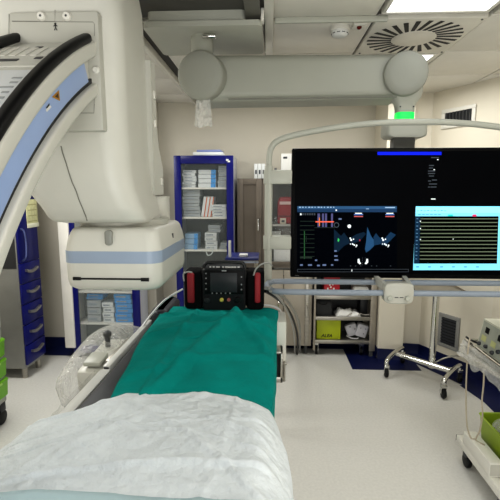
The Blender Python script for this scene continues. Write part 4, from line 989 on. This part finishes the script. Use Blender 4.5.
def pf(u, v):
    Y = lerp(1.40, 1.02, u); h_ = v*.26*(1-.25*u)
    return Vector((-.622-.012*math.sin(u*19)*v-.008*N(u*9, v*6, 2.)-.02*v, Y+.02*N(u*4, v*4), ZT-.022-h_+.012*N(u*8, 1.)*v))
surf(40, 24, pf).build('plastic_sheet', clear('skirt_film', '#d8d8d4', .02, .1, 1.0, 16), label='clear plastic film hanging over the black skirt on the table left side', cat='plastic film', auto=0)
# clear bag hanging from the boom's left dome
def hf(u, v):
    a = P(195.5+15*u, 97, Y=2.36); 
    return Vector((a.x+.012*(v-.3)*(u-.5)*6*.3, 2.36+.012*math.sin(u*9)+.02*N(u*4, v*5, 4.), LP.z-.122-.15*v*(1-.12*abs(u-.4))+.01*N(u*6, 3.)*v))
surf(20, 20, hf).build('hanging_plastic', clear('milky_film', '#ecece8', .45, .15, 1.0, 25), label='scrap of clear plastic hanging below the left dome of the boom', cat='plastic film', auto=0)

# ================================================================== RIGHT SIDE
# chrome instrument stand
t = thing('instrument_stand', (1.45, 3.75, 0), 'chrome instrument stand with flat tray and castor base by right wall', 'instrument stand')
zt_ = P(425, 290, Y=3.55).z; pb = P(433, 352, Z=.12)
py_ = 3.66; px_ = P(434, 330, Y=py_).x
b = MB(); x0, x1 = px_-.27, px_+.17
b.box(x0, x1, py_-.18, py_+.17, zt_-.006, zt_, .002); b.build('tray', steel, t)
b = MB(); b.tube([(x0, py_-.18, zt_+.006), (x1, py_-.18, zt_+.006), (x1, py_+.17, zt_+.006), (x0, py_+.17, zt_+.006)], .006, 8, closed=True); b.build('tray_rim', M('rim_bronze', '#8b7f70', .3, .7), t)
MB().box(px_-.06, px_+.06, py_-.05, py_+.05, zt_-.045, zt_-.006, .006).build('bracket', M('bracket_dark', '#4c4a48', .4, .5), t)
MB().cyl((px_, py_, .13), (px_, py_, zt_-.03), .029, 18).build('pole', chrome, t)
LA, LB, RA, RB = P(386, 377, Z=0), P(402, 363, Z=0), P(443, 398, Z=0), P(459, 382, Z=0)
for q in (LA, LB, RA, RB): q.z = .165
b = MB(); cl = (LA+LB)/2; cr = (RA+RB)/2
b.tube(sm([cl+Vector((0, 0, 0)), cl.lerp(cr, .3), cl.lerp(cr, .7), cr]), .024, 12); b.build('base_bar', chrome, t)
for A, B in ((LA, LB), (RA, RB)):
    b = MB(); dn = Vector((0, 0, -.05)); b.tube(sm([A+dn, A+Vector((0, 0, -.015)), A.lerp(B, .12), A.lerp(B, .5)+Vector((0, 0, .01)), A.lerp(B, .88), B+Vector((0, 0, -.015)), B+dn]), .02, 10); b.build('base_arm', chrome, t)
b = MB(); b.cyl((px_, py_, .12), (px_, py_, .22), .03, 16, b=.006); b.build('collar', chrome, t)
b = MB(); b.tube(sm([(px_+.01, py_-.02, .17), (px_+.07, py_-.06, .23), (px_+.15, py_-.09, .27), (px_+.19, py_-.10, .275)]), .007, 8); b.build('foot_pedal', steel, t); b = MB(); b.tube(sm([(px_+.02, py_-.05, .16), (px_+.10, py_-.12, .17), (px_+.17, py_-.16, .2)]), .007, 8); b.build('foot_pedal', steel, t)
for q in (LA, LB, RA, RB):
    b = MB(); b.cyl((q.x-.014, q.y, .045), (q.x+.014, q.y, .045), .045, 18, b=.008); w_ = b.build('castor', black, t)
    b = MB(); b.box(q.x-.022, q.x+.022, q.y-.022, q.y+.022, .092, .12, .004); b.box(q.x-.022, q.x-.017, q.y-.012, q.y+.012, .04, .10); b.box(q.x+.017, q.x+.022, q.y-.012, q.y+.012, .04, .10); b.build('fork', chrome, w_)

# equipment cart at the right edge
t = thing('equipment_cart', (1.45, 2.2, 0), 'white equipment cart on castors at right photo edge', 'cart')
ex = 1.20; ey0, ey1 = 2.02, 2.55; zb_ = .155
b = MB()
b.box(ex, ex+.05, ey0, ey1, zb_-.05, zb_, .005); b.box(ex+.55, ex+.6, ey0, ey1, zb_-.05, zb_, .005); b.box(ex+.05, ex+.55, ey1-.06, ey1-.01, zb_-.05, zb_, .005); b.box(ex+.05, ex+.55, ey0+.01, ey0+.06, zb_-.05, zb_, .005)
fr = b.build('base_frame', white, t)
for yy in (ey0-.004, ey1-.004):
    for xx in (ex+.025, ex+.575): MB().box(xx-.022, xx+.022, yy, yy+.012, zb_-.045, zb_-.006).build('end_cap', dark, fr)
MB().box(ex+.05, ex+.55, ey0+.06, ey1-.06, zb_-.02, zb_-.008).build('base_plate', white, t)
for xx, yy in ((ex+.03, ey1-.10), (ex+.03, ey0+.03), (ex+.57, ey1-.1), (ex+.57, ey0+.03)):
    b = MB(); b.cyl((xx-.015, yy, .042), (xx+.015, yy, .042), .042, 18, b=.008); w_ = b.build('castor', black, t)
    MB().box(xx-.022, xx+.022, yy-.02, yy+.02, .07, .11, .004).build('fork', dgrey, w_)
MB().box(ex+.52, ex+.58, 2.2, 2.3, zb_, .92, .006).build('column', white, t)
zsf = P(478, 352, X=ex).z
MB().box(ex-.02, ex+.6, 1.85, 2.48, zsf-.022, zsf, .004).build('shelf', steel, t)
b = MB(); b.tube([(ex-.02, 1.85, zsf+.03), (ex-.02, 2.48, zsf+.03), (ex+.1, 2.48, zsf+.03)], .008, 8); b.build('shelf_rail', chrome, t)
# generator on the shelf
gx_, g0, g1 = ex+.03, 1.85, P(484, 318.5, X=ex+.03).y; zg0 = zsf+.03; zg1 = P(484, 318.5, X=gx_).z
t2 = thing('electrosurgical_unit', (gx_+.2, 2.05, zsf), 'cream generator box with small displays and keys on the right cart shelf', 'medical device')
b = MB(); b.loft([[(gx_+d, y, z) for (d, z) in ((-.03, zg0), (.0, zg1), (.38, zg1), (.38, zg0))] for y in (g0, g1)], smooth=False); b.build('case', M('generator_cream', '#cfcfbf', .4), t2, auto=0)
def fpt(y, k, o=.001): return Vector((gx_-.03+.03*k-o, y, lerp(zg0, zg1, k)))
def fq(b, y0, y1, k0, k1, o=.002, mi=0): b.quad(fpt(y0, k0, o), fpt(y1, k0, o), fpt(y1, k1, o), fpt(y0, k1, o), mi)
b = MB(); fq(b, g0+.01, g1-.01, .05, .95, .0015); fp_ = b.build('front_panel', M('panel_greygreen', '#a9aca0', .45), t2, auto=0)
b = MB()
for y in (g1-.05, g1-.18, g1-.31):
    b = MB(); fq(b, y-.04, y, .60, .80, .003); b.build('display', black, fp_, auto=0)
b = MB()
for y in (g1-.03, g1-.13, g1-.24, g1-.36):
    b = MB(); fq(b, y-.05, y, .30, .50, .003); b.build('yellow_field', M('pale_yellow', '#c3c58c', .5), fp_, auto=0)
b = MB()
for y, k in ((g1-.03, .15), (g1-.1, .2), (g1-.17, .15), (g1-.22, .3), (g1-.3, .2), (g1-.38, .15)): b = MB(); p_ = fpt(y, k, .0); b.lathe([(.011, 0), (.011, .012), (.008, .016), (0, .016)], p_, (-1, 0, .1), 12); b.build('socket', dark, fp_)
for y in (g0+.03, g1-.03): MB().box(gx_, gx_+.36, y-.015, y+.015, zsf, zg0+.001).build('foot', dark, t2)
b = MB(); c = fpt(g1-.02, .1); b.tube(sm([c+Vector((.0, .02, .0)), c+Vector((-.02, .05, .005)), c+Vector((-.03, .09, .01))]), .006, 8); b.build('plug', black, t2)
# film on the shelf
def sf(u, v): return Vector((ex-.03-.03*v-.015*N(u*7, v*7, 1.), lerp(2.49, 1.86, u), zsf+.03-.13*v*(.7+.5*N(u*5, 2.))+.01*N(u*9, v*9)))
surf(40, 16, sf).build('plastic_cover', clear('shelf_film', '#e4e4e0', .3, .1, 1.0, 25), label='crinkled clear plastic cover hanging over the right cart shelf edge', cat='plastic film', auto=0)
# lime waste bin
t2 = thing('lime_waste_bin', (ex+.3, 2.25, zb_), 'lime green waste bin standing on the base of the right cart', 'waste bin')
zbt = P(479, 413, X=ex+.085).z
b = MB(); L_ = [rr(ex+.085+d, ex+.50-d, 2.09+d, 2.47-d, z, .03, 5) for z, d in ((zb_-.006, .02), (zb_+.01, .014), (zbt-.01, .0), (zbt, -.006), (zbt, .006), (zbt-.02, .01), (zb_+.02, .03))]; b.loft(L_); b.build('bin_body', limeb, t2)
def bf(u, v):
    a = 2*PI*u; k = 1-.85*v; return Vector((ex+.29+.20*k*math.cos(a)*(1+.06*N(a*2, v*3)), 2.28+.17*k*math.sin(a), zbt-.01+.06*math.sin(v*PI*.9)*(1+.8*N(math.cos(a)*3, math.sin(a)*3, v*4))))
surf(36, 10, bf).build('bin_liner', film, t2, auto=0)
# white power box
t2 = thing('power_strip', (ex+.02, 2.4, zb_), 'white power block lying along the left beam of the right cart', 'power block')
b = MB(); b.box(ex-.005, ex+.07, 2.14, 2.45, zb_+.0005, zb_+.085, .006); b.build('block', white, t2)
b = MB(); b.box(ex+.0, ex+.065, 2.139, 2.1405, zb_+.01, zb_+.075); b.build('end_panel', M('panel_off_white', '#bcbab2', .5), t2)  # end panel a little darker than the block
cable([P(470, 338, X=ex-.03), P(468, 350, X=ex-.05), P(466.5, 375, X=ex-.04), P(466, 400, X=ex-.03), P(467, 425, X=ex-.02), P(471, 438, X=ex+.0), Vector((ex+.02, 2.36, zb_+.09))], .0045, M('cable_beige', '#b5aa98', .5), 'beige cord hanging from the generator plug to the white power block')
cable([P(484, 370, X=ex-.03), P(483.5, 385, X=ex-.03), P(482, 400, X=ex-.02), P(482.5, 415, X=ex-.01), P(480, 430, X=ex+.01), P(476, 440, X=ex+.02), Vector((ex+.045, 2.30, zb_+.09))], .0045, M('cable_beige', '#b5aa98'), 'second beige cord with a joint hanging from the right cart shelf')

# ================================================================== CAMERA, LIGHT
cam = bpy.data.cameras.new('camera'); cam.sensor_width = 36; cam.lens = 36*F/500; cam.clip_start = .05
co = bpy.data.objects.new('camera', cam); COL.objects.link(co); co.location = (0, 0, H); co.rotation_euler = (PI/2-TH, 0, PS)
bpy.context.scene.camera = co
def area(name, loc, sx, sy, power, col=(1, .97, .92), rot=(0, 0, 0)):
    l = bpy.data.lights.new(name, 'AREA'); l.shape = 'RECTANGLE'; l.size = sx; l.size_y = sy; l.energy = power; l.color = col
    o = bpy.data.objects.new(name, l); COL.objects.link(o); o.location = loc; o.rotation_euler = rot; return o
CW = (1, .995, .965)
area('lamp_back_right', (1.2, 3.5, ZC-.03), .4, .5, 14, CW)
area('fill_back_center', (-.1, 3.6, ZC-.03), .6, .4, 12, CW)  # added fill without a fixture, brightens the back of the room
area('lamp_near', (1.2, .8, ZC-.03), .6, .6, 16, CW)
area('lamp_near_left', (-1.6, .8, ZC-.03), .6, .6, 5, CW)
area('lamp_left', (-1.9, 2.8, ZC-.03), .6, .6, 42, CW)
area('lamp_behind', (.4, -.8, ZC-.05), 1.2, .6, 12, CW)
area('fill_uplight', (0, -1.1, .9), 2.2, .6, 42, CW, (math.radians(135), 0, 0))  # added unseen fill behind the camera, lifts the ceiling and front faces
W = bpy.data.worlds.new('world'); bpy.context.scene.world = W; W.use_nodes = True
W.node_tree.nodes['Background'].inputs[0].default_value = (1, 1, .975, 1); W.node_tree.nodes['Background'].inputs[1].default_value = 1.1
vs = bpy.context.scene.view_settings
vs.view_transform = 'Standard'; vs.look = 'None'; vs.exposure = -.10; vs.gamma = .86
